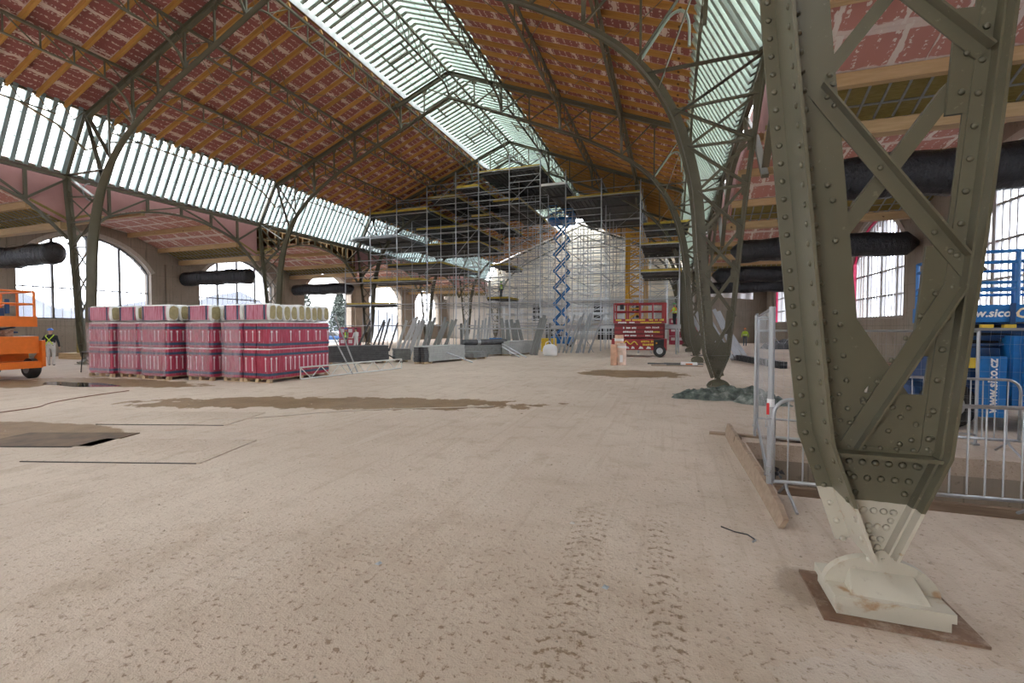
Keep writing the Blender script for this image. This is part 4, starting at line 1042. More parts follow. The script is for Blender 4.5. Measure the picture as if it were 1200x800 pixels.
def fence(x, y, rz, label, Wd=3.2, h=2.0, wire=True, lean_=0.0, post0=.021):
    t = thing('mesh_fence', label, 'fence panel', (x, y, 0), rz, 'temporary mesh fence panels'); t.rotation_euler = (lean_, 0, rz)
    for xx in (0, Wd): tubeobj('post', (xx, 0, .03), (xx, 0, h), post0, M['galv'], t, 10)
    for z in (.16, h - .02): tubeobj('rail', (0, 0, z), (Wd, 0, z), .019, M['galv'], t, 8)
    m = MB(); n = int(Wd/.11)
    for i in range(1, n):
        xx = Wd*i/n; m.path([(xx, 0, .16), (xx, 0, h - .42), (xx, .03, h - .3), (xx, 0, h - .02)], .0013, 3, caps=False)
    for q in range(9): m.path([(0, 0, .16 + (h - .2)*q/8), (Wd, 0, .16 + (h - .2)*q/8)], .0013, 3, caps=False)
    build('wire_mesh', m, M['galv'], t, kind='stuff')
    for xx in (0, Wd): b = MB(); b.bb((xx - .12, -.3, 0), (xx + .12, .3, .13)) if False else b.bb((xx - .035, -.05, 0), (xx + .035, .05, .03)); build('foot_plate', b, M['galvd'], t)
    return t
fence(.985, 5.36, math.pi/2 - .125, 'mesh fence panel running back from the tall pole by the pit', 3.9, 2.02, post0=.03)
fence(1.45, 9.28, -.12, 'mesh fence panel leaning beside the stacked posts behind the pit', 3.0, 1.77)
fence(3.95, 8.62, -.02, 'mesh fence panel in front of the blue lift', 3.5, 1.80, lean_=.02)
for i, (x, y, h, l) in enumerate(((1.30, 8.3, 2.0, 'first of two loose fence posts standing left of the tall pole'), (1.42, 9.0, 2.05, 'second of two loose fence posts standing left of the tall pole'))):
    t = thing('fence_post', l, 'post', (x, y, 0), 0, 'loose fence posts'); tubeobj('post', (0, 0, 0), (0, 0, h), .022, M['galv'], t, 8)
    b = MB(); b.path([(0, 0, h - .05), (.04, .1, h - .06), (.25, .35, h - .06), (.28, .38, h + .03)], .014, 5); build('hook', b, M['galv'], t)
t = thing('red_tie', 'red and white tape tied round the tall fence pole', 'tape', (.985, 5.36, 1.02)); b = MB(); b.path([(0, -.005, -.04), (0, -.005, .04)], .036, 8); build('white_wrap', b, M['white'], t); b = MB(); b.bb((-.045, -.045, -.12), (-.02, -.035, .0)); build('red_end', b, plain('red_tape', (.6, .03, .03)), t)
t = thing('warning_flag', 'black ribbon knotted on the barrier corner near the floor', 'ribbon', (1.04, 5.3, .3)); b = MB()
for q in range(5): a = q*1.3; b.add([(0, 0, 0), (.07*math.cos(a), -.03, .06*math.sin(a)), (.06*math.cos(a + .6), .01, .07*math.sin(a + .6))], [(0, 1, 2)])
b.dome((0, -.01, 0), (0, -1, 0), .025); build('knot', b, M['film'], t)
# ---------------------------------------------------------------- floor sheets, puddle, cable, litter
def sheet(x, y, rz, a, c, mat, label, z=.014):
    t = thing('plywood_sheet', label, 'plywood sheet', (x, y, 0), rz, 'sheets lying on the floor'); b = MB(); b.bb((-a/2, -c/2, .001), (a/2, c/2, z)); build('sheet', b, mat, t)
    b = MB(); b.bb((-a/2 + .02, -c/2 - .012, .001), (a/2 - .05, -c/2 - .001, .012)); build('dark_edge', b, M['dark'], t)  # dark strip along the front edge of the sheet
M['wetply'] = plain('wet_plywood', (.115, .068, .036), .75, var=.4, scale=3)
dusty = M['floor']
sheet(-9.3, 4.45, .33, 1.9, .9, M['wetply'], 'dark wet plywood sheet on the floor at the left edge')
sheet(-7.25, 4.5, .30, 2.5, 1.25, dusty, 'dusty plywood sheet in front of the wet one')
sheet(-9.1, 6.35, .30, 2.5, 1.25, dusty, 'dusty plywood sheet between the wet sheet and the brown stain')
t = thing('puddle', 'shallow bright puddle on the floor below the orange lift', 'puddle', (-17.75, 9.05, 0), .03); n = 30
def water():
    q = NT('still_water'); q.color((.05, .045, .04)); q.set(.03, spec=.8); return q.m
rnd = random.Random(2); b = MB(); ring = [(1.7*math.cos(a)*(1 + .1*math.sin(3*a)), .42*math.sin(a)*(1 + .16*math.sin(5*a + 1)), .004) for a in (2*math.pi*q/n for q in range(n))]; b.add(ring, [tuple(range(n))]); build('water_surface', b, water(), t)
def cable(pts, r, mat, label, nm='cable'):
    t = thing(nm, label, 'cable', (pts[0][0], pts[0][1], 0)); c = curve(pts, 6); b = MB(); b.path([(x - pts[0][0], y - pts[0][1], r) for x, y in c], r, 5); build('cord', b, mat, t, smooth=True)
    b = MB(); b.bb((-.02, -.012, 0), (.02, .012, .02)); build('plug', b, mat, t)
cable([(-13.4, 5.4), (-13.5, 6.1), (-14.0, 6.6), (-14.4, 7.5), (-14.6, 8.6)], .011, plain('brown_cable', (.22, .10, .06)), 'brown cable snaking across the floor at the left')
cable([(-8.8, 6.0), (-7.6, 7.0), (-6.4, 8.2), (-3.8, 9.6)], .012, plain('pale_hose', (.5, .42, .35)), 'thin pale hose crossing the brown stain', 'hose')
t = thing('bent_rod', 'bent black rod lying on the floor left of the column', 'rod', (.44, 4.46, 0)); b = MB(); b.path([(0, 0, .006), (.10, -.08, .008), (.2, -.1, .006), (.25, -.19, .006)], .006, 5); build('rod', b, M['black'], t); b = MB(); b.path([(.25, -.19, .006), (.22, -.24, .006)], .008, 5); build('bare_end', b, M['galv'], t)
t = thing('floor_litter', 'scattered chips of stone and mortar over the dusty floor', 'litter'); t['kind'] = 'stuff'; b = MB(); rnd = random.Random(4)
for i in range(900):
    if i < 650: x, y = rnd.uniform(-5, 3), rnd.uniform(1.6, 7)
    else: x, y = rnd.uniform(-14, 3), rnd.uniform(4, 18)
    if 1.0 < x and 5.2 < y < 8.2: continue
    r = rnd.choice((.004, .005, .007, .009, .014))*rnd.uniform(.7, 1.2)*(1 if y < 7 else 1.6); a = rnd.uniform(0, 6)
    b.add([(x + r*math.cos(a + q*1.57)*rnd.uniform(.6, 1.2), y + r*math.sin(a + q*1.57)*rnd.uniform(.6, 1.2), .0005) for q in range(4)] + [(x, y, r*.8)], [(0, 1, 4), (1, 2, 4), (2, 3, 4), (3, 0, 4)])
lt = build('chips', b, plain('stone_chip', (.36, .29, .23), .9, var=.5, scale=.8), t, kind='stuff')
for i, (x, y, c, l) in enumerate(((-.42, 3.15, (.30, .33, .37), 'flat grey shard lying left of the rusty plate'), (-9.2, 6.0, (.06, .16, .40), 'tiny blue wrapper on the floor in the middle left'), (-2.1, 2.9, (.33, .35, .38), 'small grey pebble on the floor near the tread marks'), (-.85, 4.1, (.48, .44, .40), 'square pale tile chip beside the tread marks'))):
    t = thing('shard', l, 'debris', (x, y, 0)); b = MB(); b.add([(-.022, -.02, .001), (.02, -.03, .001), (.03, .012, .001), (-.008, .032, .001), (0, 0, .006)], [(0, 1, 4), (1, 2, 4), (2, 3, 4), (3, 0, 4)]); build('piece', b, plain('shard_%s' % 'abcd'[i], c, .6), t)
# ---------------------------------------------------------------- lifts
M['orange'] = plain('orange_machine_paint', (.72, .17, .02), .38, var=.08); M['red'] = plain('dark_red_machine_paint', (.30, .018, .025), .4, var=.1)
M['blue'] = plain('blue_machine_paint', (.015, .16, .46), .38, var=.12); M['bluedark'] = plain('deep_blue_machine_paint', (.012, .055, .16), .45, var=.2)
M['ytext'] = plain('yellow_lettering', (.75, .55, .06), .5); M['wtext'] = plain('white_lettering', (.8, .8, .8), .5); M['ctext'] = plain('cream_lettering', (.80, .66, .42), .5)
def wheel(root, x, y, z, r, w, axis='y', rim=None):
    b = MB(); n = 20
    prof = [(r*.8, 0), (r, w*.2), (r, w*.8), (r*.8, w)]
    rings = []
    for rr, d in prof: rings.append([(x + rr*math.cos(t), y - w/2 + d, z + rr*math.sin(t)) if axis == 'y' else (x - w/2 + d, y + rr*math.cos(t), z + rr*math.sin(t)) for t in (2*math.pi*q/n for q in range(n))])
    b.loft(rings); o = build('wheel', b, M['black'], root)
    b = MB(); b.cyl((x, y - w/2 - .006, z) if axis == 'y' else (x - w/2 - .006, y, z), r*.5, w + .012, 14, axis=axis); build('hub', b, rim or M['galvd'], o)
def scissor(root, x0, x1, z0, z1, ys, mat, n, aw=.05):
    for y in ys:
        for i in range(n):
            a, c = z0 + (z1 - z0)*i/n, z0 + (z1 - z0)*(i+1)/n
            barobj('scissor_arm', (x0, y, a), (x1, y, c), aw, aw*1.8, mat, root, (0, 1, 0)); barobj('scissor_arm', (x0, y + .06, c), (x1, y + .06, a), aw, aw*1.8, mat, root, (0, 1, 0))
def rails(root, x0, x1, y0, y1, z0, h, mat, r=.022, mids=(.5,), posts=3):
    for z in [h*m for m in mids] + [h]:
        for p, q in (((x0, y0), (x1, y0)), ((x1, y0), (x1, y1)), ((x1, y1), (x0, y1)), ((x0, y1), (x0, y0))): tubeobj('guard_rail', (*p, z0 + z), (*q, z0 + z), r, mat, root, 8)
    for i in range(posts + 1):
        x = x0 + (x1 - x0)*i/posts
        for y in (y0, y1): tubeobj('rail_post', (x, y, z0), (x, y, z0 + h), r*1.15, mat, root, 8)
# orange lift at the left edge
t = thing('scissor_lift', 'orange scissor lift parked at the left edge by the worker', 'scissor lift', (-22.75, 8.9, 0), .03)
for x in (-1.2, 1.15):
    for y in (-.62, .72): wheel(t, x, y, .36, .36, .3)
b = MB(); b.bb((-1.7, -.75, .38), (1.55, .85, .62)); build('chassis', b, M['orange'], t)
for ya, yb in ((-.8, -.70), (.8, .9)): b = MB(); b.prism([(1.0, .42), (1.62, .42), (1.62, 1.35), (1.45, 1.36), (1.40, .95), (1.15, .74)], ya, yb); build('end_guard', b, M['orange'], t)
b = MB(); b.bb((-1.6, -.78, .63), (.85, .8, 1.44)); build('engine_cover', b, M['orange'], t)
b = MB(); b.bb((-1.5, -.80, .72), (.76, -.781, 1.38)); build('rusty_grille', b, plain('rusty_orange_grille', (.38, .075, .015), .6, var=.45, scale=4), t)
b = MB(); b.bb((.86, -.72, .9), (1.5, .78, 1.50)); build('rear_cover', b, M['orange'], t)
for x in (1.05, 1.2): b = MB(); b.bb((x - .04, -.735, 1.34), (x + .04, -.721, 1.40)); build('vent', b, M['black'], t)
for x in (1.02, 1.3): b = MB(); b.bb((x - .1, -.732, 1.17), (x + .08, -.721, 1.23)); build('yellow_sticker', b, M['ytext'], t)
b = MB(); b.bar((.95, -.79, .6), (1.2, -.79, 1.0), .05, .2, (0, 1, 0)); 
for q in range(4): b.bb((.9 + .07*q, -.80, .62 + .1*q), (1.02 + .07*q, -.77, .65 + .1*q))
build('step_ladder', b, M['orange'], t)
scissor(t, -1.2, .8, 1.46, 1.82, (-.5, .45), M['bluedark'], 2)
b = MB(); b.bb((.85, -.3, 1.5), (1.1, .3, 1.72)); build('beacon_block', b, M['rustplate'], t)
b = MB(); b.bb((-1.7, -.8, 1.84), (1.3, .85, 2.20)); build('platform', b, M['orange'], t)
b = MB(); b.bb((-.75, -.812, 1.92), (.48, -.801, 2.16)); sg = build('sign_plate', b, M['wtext'], t); lettering('ls', .17, plain('black_lettering', (.03, .03, .03)), sg, (.30, -.816, 2.06), (math.pi/2, 0, 0)); b = MB(); b.bb((-.72, -.8145, 1.925), (.47, -.8125, 1.955)); build('red_line', b, M['red'], sg)
b = MB()
for q in range(3): b.add([(.95 + .07*q, -.803, 1.98), (1.0 + .07*q, -.803, 1.98), (1.04 + .07*q, -.803, 2.1), (.99 + .07*q, -.803, 2.1)], [(0, 1, 2, 3)])
build('hazard_stripes', b, M['black'], t); b = MB(); b.bb((.92, -.8025, 1.97), (1.2, -.801, 2.11)); build('hazard_plate', b, M['ytext'], t)
rails(t, -1.65, 1.25, -.76, .8, 2.2, .88, M['orange'], .035, (.5,), 3)
b = MB(); b.bb((-1.6, -.77, 2.60), (.42, -.75, 3.08)); build('side_panel', b, M['orange'], t)
b = MB(); b.bb((.62, -.1, 2.3), (.74, .05, 2.85)); b.bb((.85, .2, 2.3), (.92, .3, 2.8)); b.bb((.2, 0, 2.22), (.5, .35, 2.5)); build('control_box', b, M['bluedark'], t)
# red lift
t = thing('scissor_lift', 'dark red scissor lift with yellow lettering behind the peach rolls', 'scissor lift', (-1.9, 30.15, 0), .345 - .32)
for x in (-1.25, 1.2):
    for y in (-.75, .75): wheel(t, x, y, .38, .38, .3, rim=M['galv'])
b = MB(); b.bb((-1.7, -.85, .42), (1.62, .85, 1.12)); build('chassis', b, M['red'], t)
b = MB(); b.bb((.85, -.862, .44), (1.45, -.851, 1.1)); build('dark_panel', b, M['black'], t)
scissor(t, -1.5, 1.4, 1.2, 2.0, (-.72, .6), M['red'], 3)
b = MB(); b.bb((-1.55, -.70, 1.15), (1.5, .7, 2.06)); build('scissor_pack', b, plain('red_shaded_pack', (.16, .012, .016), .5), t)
for z in (1.3, 1.55, 1.8):
    b = MB(); b.bb((-1.5, -.80, z - .07), (1.4, -.76, z + .07)); build('scissor_arm', b, M['red'], t)
b = MB(); b.bb((-1.6, -.85, 2.08), (1.6, .85, 2.36)); build('platform', b, M['red'], t)
rails(t, -1.55, 1.55, -.82, .82, 2.36, .95, M['red'], .04, (.48,), 4)
b = MB(); b.bb((1.3, -.86, 2.36), (1.6, -.8, 3.3)); build('gate_post', b, M['red'], t)
b = MB(); b.bb((-1.2, -.8, 2.95), (-.95, -.6, 3.25)); build('control_box', b, M['black'], t)
def print_row(x0, x1, y, z, hgt, mat, parent, seed):
    # worn print too small to read: short blocks of uneven width
    rnd = random.Random(seed); b = MB(); x = x0
    while x < x1:
        w = rnd.uniform(.4, .8)*hgt
        if rnd.random() < .87: b.bb((x, y - .004, z - hgt*rnd.uniform(.38, .5)), (x + w, y, z + hgt*rnd.uniform(.3, .5)))
        x += w + hgt*.14
    o = build('worn_print', b, mat, parent, kind='stuff'); return o
for i, (x0, x1, y, z, h_, m) in enumerate(((-1.45, -.95, -.852, 2.29, .12, 'ytext'), (-.85, .35, -.852, 2.29, .12, 'ytext'), (.45, 1.35, -.852, 2.29, .12, 'ytext'), (-1.3, -.1, -.852, 2.13, .10, 'wtext'), (.05, 1.3, -.852, 2.13, .10, 'ytext'),
        (-1.0, -.2, -.802, 1.80, .12, 'wtext'), (-1.0, -.2, -.802, 1.55, .12, 'wtext'), (-.9, -.2, -.802, 1.32, .10, 'wtext'), (.3, 1.1, -.802, 1.82, .11, 'wtext'), (.3, .75, -.802, 1.56, .12, 'wtext'), (.8, 1.15, -.802, 1.55, .10, 'ytext'), (.35, .8, -.802, 1.32, .1, 'wtext'), (.1, .8, -.852, .96, .13, 'ytext'), (.2, .8, -.852, .76, .13, 'ytext'))):
    print_row(x0, x1, y, z, h_, M[m], t, i)
b = MB()
for q, (x, w) in enumerate(((-.9, .3), (-.5, .22), (-.05, .3), (.4, .3))): b.add([(x, -.858, .50), (x + w, -.858, .50), (x + w*.8, -.858, .62), (x + w*.3, -.858, .66)], [(0, 1, 2, 3)])
build('white_pictograms', b, M['wtext'], t)
b = MB(); b.path(curve([(-1.0, .8), (-.7, .95), (-.5, .75), (-.2, .95), (0, .7)], 4) and [(x, -.862, z) for x, z in curve([(-1.0, .74), (-.8, .98), (-.55, .78), (-.3, .95), (-.1, .74)], 4)], .035, 5); build('yellow_emblem', b, M['ytext'], t)
b = MB(); b.cyl((1.02, -.875, .86), .05, .012, 10, axis='y'); build('warning_dot', b, plain('amber_dot', (.8, .35, .02)), t)
# blue lift behind the pit
t = thing('scissor_lift', 'blue scissor lift behind the barriers at the right edge', 'scissor lift', (5.65, 11.05, 0), -.02)
for x in (-.95, 1.5):
    for y in (-.75, .7): wheel(t, x, y, .42, .42, .32)
b = MB(); b.bb((-1.4, -.75, .45), (2.2, .75, .72)); build('chassis', b, M['bluedark'], t)
b = MB(); b.bb((-.12, -.9, .40), (2.2, .8, 1.66)); build('engine_cover', b, M['blue'], t)
b = MB(); b.bb((.05, -.925, .9), (1.7, -.901, 1.58)); build('cover_door', b, plain('blue_door', (.015, .12, .36), .45), t)
b = MB(); b.bb((.0, -.935, 1.56), (1.75, -.9, 1.62)); b.bb((.0, -.935, .86), (1.75, -.9, .92)); b.bb((.0, -.935, .5), (.07, -.9, 1.62)); build('door_frame', b, M['blue'], t)
b = MB(); b.bb((-.60, -.98, .26), (-.24, -.90, 1.31)); op = build('outrigger_panel', b, M['blue'], t)
lettering('www.sico.cz', .185, M['wtext'], op, (-.42, -.986, .80), (math.pi/2, -math.pi/2, 0), .1)
b = MB(); b.bb((-.72, -.96, 1.1), (-.62, -.90, 1.28)); build('amber_label', b, M['ytext'], t)
b = MB(); b.bb((-1.0, -.7, .73), (-.2, .7, 1.45)); build('battery_box', b, M['bluedark'], t)
scissor(t, -.7, 1.9, 1.48, 1.9, (-.6, .5), M['bluedark'], 3)
b = MB(); b.bb((-.7, -.5, 1.46), (1.9, .45, 1.88)); build('scissor_pack', b, M['dark'], t)
for x in (-.45, -.15): b = MB(); b.bb((x - .06, -.82, 1.80), (x + .1, -.74, 1.86)); build('yellow_cap', b, M['ytext'], t)
b = MB(); b.bb((-.85, -.85, 1.9), (2.3, .85, 2.2)); pl = build('platform', b, M['blue'], t)
lettering('www.sico', .19, M['wtext'], pl, (-.52, -.856, 2.05), (math.pi/2, 0, 0), .15); lettering('C 6', .25, M['ctext'], pl, (.08, -.856, 2.05), (math.pi/2, 0, 0), .25)
b = MB(); b.bb((-.16, -.87, 1.88), (-.09, -.85, 2.22)); build('panel_edge', b, M['bluedark'], pl)
rails(t, -.80, 2.25, -.8, .8, 2.2, .92, M['blue'], .03, (.28, .42, .8), 4)
# raised blue lift
t = thing('scissor_lift', 'raised blue scissor lift inside the scaffolding, platform under the decks', 'scissor lift', (-10.05, 43.2, 0), .1)
b = MB(); b.bb((-1.1, -1.2, .3), (1.1, 1.2, .95)); build('chassis', b, M['blue'], t)
for x in (-.9, .9):
    for y in (-.9, .9): wheel(t, x, y, .3, .3, .25)
scissor(t, -.72, .72, .95, 11.9, (-.6, .55), M['blue'], 7, .12)
b = MB(); b.bb((-1.2, -1.3, 11.9), (1.2, 1.3, 12.15)); build('platform', b, M['blue'], t)
rails(t, -1.15, 1.15, -1.25, 1.25, 12.15, 1.1, M['blue'], .035, (.33, .66), 3)
b = MB(); b.bb((1.12, -1.2, 12.3), (1.15, 1.2, 13.2)); build('side_panel', b, plain('light_blue_sheet', (.12, .38, .75), .4), t)
# yellow mast
t = thing('crane_mast', 'yellow lattice crane mast rising behind the red lift', 'crane mast', (-3.4, 48.3, 0), 0)
t.scale = (.86, .86, .865)
M['mast'] = plain('mast_yellow', (.62, .33, .03), .45, var=.12)
for x in (-1.05, 1.05):
    for y in (-1.05, 1.05): b = MB(); b.bar((x, y, 0), (x, y, 13.2), .36, .36); build('leg', b, M['mast'], t)
for f in range(9):
    z0, z1 = 1.45*f, 1.45*(f+1)
    for y in (-1.05, 1.05):
        barobj('lattice_bar', (-1.05, y, z0 + .2), (1.05, y, z1), .13, .13, M['mast'], t, (0, 1, 0)); barobj('lattice_bar', (-1.05, y, z1), (1.05, y, z0 + .2), .10, .10, M['mast'], t, (0, 1, 0)); barobj('lattice_bar', (-1.05, y, z1), (1.05, y, z1), .10, .10, M['mast'], t)
# ---------------------------------------------------------------- scaffolding
def tubes(mb, p, q, r=.028): mb.path([p, q], r, 5)
XS = [-28.7, -25.9, -23.1, -20.06, -17.3, -15.2, -12.5, -9.9, -7.85, -5.1, -2.25, .5]
HT = [8.0, 12.9, 13.2, 14.0, 14.9, 15.7, 15.7, 15.7, 14.0, 13.1, 12.7, 9.0]
YS = [35.0, 37.5, 40.0, 42.5, 45.0]
def scaffold(name, label, cols, seed, front_levels):
    t = thing(name, label, 'scaffolding', (0, 0, 0)); rnd = random.Random(seed); bulk = MB()
    for yi, y in enumerate(YS):
        for c in cols:
            if yi < 2: tubeobj('standard', (XS[c], y, .02), (XS[c], y, HT[c]), .045 if yi == 0 else .035, M['galv'], t, 8)
            else: tubes(bulk, (XS[c], y, 0), (XS[c], y, HT[c]), .032)
        for a, c in zip(cols, cols[1:]):
            top = min(HT[a], HT[c])
            for z in front_levels:
                if z > top: continue
                for dz in ((0, .5, 1.0) if z > 5 and yi < 2 and rnd.random() < .55 else (0,)):
                    if z + dz > top: continue
                    p, q = (XS[a], y, z + dz), (XS[c], y, z + dz)
                    if yi == 0: tubeobj('ledger', p, q, .032 if dz else .038, M['galv'], t, 6)
                    else: tubes(bulk, p, q, .024)
            if rnd.random() < .6:
                z = rnd.choice([v for v in front_levels if v < top - 1.5] or [1]); z2 = min(top, z + 2.2)
                if yi == 0: tubeobj('brace', (XS[a], y, z), (XS[c], y, z2), .026, M['galv'], t, 6)
                else: tubes(bulk, (XS[a], y, z), (XS[c], y, z2), .022)
    for c in cols:
        for y0, y1 in zip(YS, YS[1:]):
            for z in front_levels:
                if z < HT[c]: tubes(bulk, (XS[c], y0, z), (XS[c], y1, z), .024)
            if rnd.random() < .7: z = rnd.choice(front_levels[:-1]); tubes(bulk, (XS[c], y0, z), (XS[c], y1, min(HT[c], z + 2)), .022)
    build('far_tubes', bulk, M['galvd'], t, kind='stuff'); return t
LV = [2.0, 3.9, 5.9, 7.9, 9.9, 11.8, 13.0, 14.6]
SL_ = scaffold('scaffolding', 'tall tube scaffolding filling the left half of the hall under the roof', [0, 1, 2, 3, 4, 5], 1, LV)
SC_ = scaffold('scaffolding', 'central scaffolding bridge with the highest deck under the skylight', [5, 6, 7], 2, LV)
SR_ = scaffold('scaffolding', 'right scaffolding with yellow edged decks stepping down to the arches', [8, 9, 10, 11], 3, LV)
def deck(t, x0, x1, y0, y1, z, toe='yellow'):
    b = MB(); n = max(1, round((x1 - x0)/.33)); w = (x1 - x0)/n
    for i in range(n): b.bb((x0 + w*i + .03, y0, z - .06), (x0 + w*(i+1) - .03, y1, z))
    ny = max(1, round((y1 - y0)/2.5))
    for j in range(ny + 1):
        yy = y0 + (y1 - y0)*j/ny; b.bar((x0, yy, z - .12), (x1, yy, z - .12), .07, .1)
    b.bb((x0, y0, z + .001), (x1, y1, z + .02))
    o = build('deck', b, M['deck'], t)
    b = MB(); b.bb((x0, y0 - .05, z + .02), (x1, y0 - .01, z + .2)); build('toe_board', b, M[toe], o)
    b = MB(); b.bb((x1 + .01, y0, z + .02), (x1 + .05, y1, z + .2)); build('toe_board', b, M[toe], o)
for a in ((SC_, -15.2, -9.95, 35.1, 47, 14.55), (SC_, -9.85, -7.95, 35.1, 46, 12.95, 'white'), (SR_, -7.8, -2.3, 35.1, 46, 11.75), (SR_, -2.2, .6, 35.1, 40, 7.85), (SR_, -2.2, .6, 35.1, 40, 5.9), (SR_, -2.2, 1.2, 37.7, 42, 9.9),
          (SL_, -25.9, -20.1, 35.1, 46, 12.05), (SL_, -20.0, -17.35, 35.1, 46, 12.9), (SL_, -17.25, -15.25, 35.1, 47, 13.55), (SL_, -28.6, -23.2, 35.1, 42, 9.95, 'galvd'), (SL_, -25.8, -17.4, 40.1, 47, 9.9), (SL_, -25.9, -20.1, 37.7, 46, 7.75), (SL_, -26.8, -21.0, 35.1, 37.4, 6.0), (SL_, -28.7, -24.0, 35.1, 36.4, 3.9), (SL_, -17.2, -15.3, 42.6, 47, 8.0), (SR_, -.6, .6, 35.4, 37.4, 1.86, 'galvd'), (SC_, -17.5, -15.4, 42.6, 46, 4.7), (SL_, -17.2, -15.3, 38, 47, 11.8), (SC_, -15.1, -12.6, 38, 47, 12.95), (SL_, -22.9, -17.4, 38, 47, 11.0)):
    deck(*a)
# inner birdcage and facade scaffold: thin tubes beyond counting
def cage(label, x0, x1, nx, y0, y1, ny, zs, seed, r, mat, skip=.0, nm='scaffold_cage'):
    t = thing(nm, label, 'scaffolding', (0, 0, 0)); rnd = random.Random(seed); b = MB(); d = MB()
    xs = [x0 + (x1 - x0)*i/nx for i in range(nx+1)]; ys = [y0 + (y1 - y0)*i/ny for i in range(ny+1)]
    def lim(x): return min(zs[-1], zroof(abs(x - CX)) - 1.6)
    for y in ys:
        for x in xs: b.path([(x, y, 0), (x, y, lim(x))], r, 4, caps=False)
        for z in zs:
            ok = [x for x in xs if lim(x) >= z]
            if len(ok) > 1: b.path([(ok[0], y, z), (ok[-1], y, z)], r*.9, 4, caps=False)
        for q in range(nx*2):
            i = rnd.randrange(nx); j = rnd.randrange(len(zs) - 1)
            if lim(xs[i]) > zs[j+1]: d.path([(xs[i], y, zs[j]), (xs[i+1], y, zs[j+1])] if rnd.random() < .5 else [(xs[i+1], y, zs[j]), (xs[i], y, zs[j+1])], r*.9, 4, caps=False)
    for x in xs:
        for z in zs:
            if lim(x) >= z and rnd.random() > skip: b.path([(x, ys[0], z), (x, ys[-1], z)], r*.85, 4, caps=False)
    build('tubes', b, mat, t, kind='stuff'); build('braces', d, mat, t, kind='stuff'); return t
cage('dense cage of light scaffold tubes behind the front decks', -21, -.5, 9, 50.5, 57, 3, [1.3, 2.4, 3.4, 4.6, 5.6, 6.7, 7.8, 8.8, 10, 11, 12, 13.2, 14.4], 5, .030, M['galv'], .3)
cage('pale facade scaffold standing against the end gable', -27.5, 1.2, 14, 66.2, 68.2, 1, [2.0, 3.0, 4.0, 5.0, 6.0, 7.0, 8, 9, 10, 11, 12, 13, 14, 15], 9, .034, M['galv'], .2)
cage('low scaffold trestles in front of the end wall doors', -20, -1, 8, 58.5, 61, 1, [1.0, 2.0, 3.0, 4.2], 12, .032, M['galv'])
# steel shoring trusses lying across at half height
t = thing('shoring_girder', 'grey shoring girder crossing the dense scaffold cage at half height', 'girder', (-21, 49.6, 5.4)); 
for z in (0, .55): tubeobj('chord', (0, 0, z), (13, 0, z), .04, M['galv'], t, 6)
for xx in (.1, 4.3, 8.6, 12.9): tubeobj('leg', (xx, 0, -5.4), (xx, 0, 0), .05, M['galv'], t, 6)
for i in range(20): tubeobj('lacing', (13*i/20, 0, .55*(i % 2)), (13*(i+1)/20, 0, .55*((i+1) % 2)), .03, M['galv'], t, 5)
# trestle frame in the middle with dark horizontal beam
t = thing('timber_trestle', 'grey trestle with a long horizontal bar in front of the rolled mat', 'trestle', (-13.2, 27.0, 0), .32)
for x in (.2, 3.2, 6.0): barobj('post', (x, 0, 0), (x, 0, 2.1), .14, .12, M['panelgrey'], t, (0, 1, 0))
barobj('rail', (0, -.1, 1.75), (7.0, -.1, 1.75), .08, .1, M['galvd'], t); barobj('brace', (.2, 0, .3), (1.6, 0, 1.7), .06, .06, M['galvd'], t)
t = thing('scaffold_rail', 'grey horizontal scaffold beam standing across the hall at the red lift', 'beam', (-8.6, 33.2, 0))
barobj('beam', (0, 0, 1.85), (9.2, 0, 1.85), .12, .22, M['galv'], t)
for x in (.3, 2.3, 4.6, 6.4, 8.9): tubeobj('leg', (x, 0, 0), (x, 0, 1.8), .05, M['galv'], t); 
for x in (.3, 2.3, 6.4): tubeobj('stay', (x, 0, 1.75), (x + .9, .3, 0), .03, M['galv'], t, 6)
# stacks of red insulation far behind
for i, (x, y, n, l) in enumerate(((.15, 52.5, 3, 'far stack of crimson insulation packs below the hi-vis worker'), (2.1, 53.0, 2, 'far narrow stack of crimson packs behind the arch feet'), (-27.2, 33.2, 2, 'crimson insulation packs standing behind the two workers at the left'))):
    t = thing('insulation_stack', l, 'insulation stack', (x, y, 0), 0, 'far crimson stacks')
    for r_ in range(n):
        for c in range(2): b = MB(); b.loft(rbox((c*.85, 0, .451 + .95*r_), (.8, 1.0, .9), .06)); o = build('pack', b, M['wrap'], t); b = MB(); b.bb((c*.85 - .2, -.512, .45 + .95*r_), (c*.85 + .2, -.504, .75 + .95*r_)); build('white_label', b, M['label'], o)
# things by the left wall
t = thing('wool_pack', 'olive mineral wool pack standing behind the first insulation pallet', 'wool pack', (-32.2, 17.0, .35)); b = MB(); b.loft(rbox((0, 0, .65), (1.1, .8, 1.3), .08)); build('pack', b, M['wool'], t); b = MB(); b.bb((-.56, -.1, .3), (-.551, .1, .9)); build('strap', b, M['white'], t)
t = thing('timber_pile', 'pale timber boards under the mineral wool pack', 'timber pile', (-32.3, 16.9, 0))
for i in range(5): b = MB(); b.bb((-1.3, -.7, .07*i), (1.3, .7, .07*i + .062)); build('plank', b, M['beam'], t)
t = thing('work_trestle', 'small black folding trestle left of the first pallet', 'trestle', (-22.2, 11.9, 0)); b = MB(); b.bb((-.45, -.28, .80), (.45, .28, .84)); build('top', b, M['paneldark'], t)
for x in (-.35, .35):
    for y in (-.25, .25): tubeobj('leg', (x, y*1.3, 0), (x, y, .8), .02, M['black'], t, 6)
t = thing('yellow_frame', 'yellow metal frame on the floor between lift and worker', 'frame', (-32.2, 13.9, 0)); M['yell'] = plain('bright_yellow_paint', (.70, .48, .03), .45)
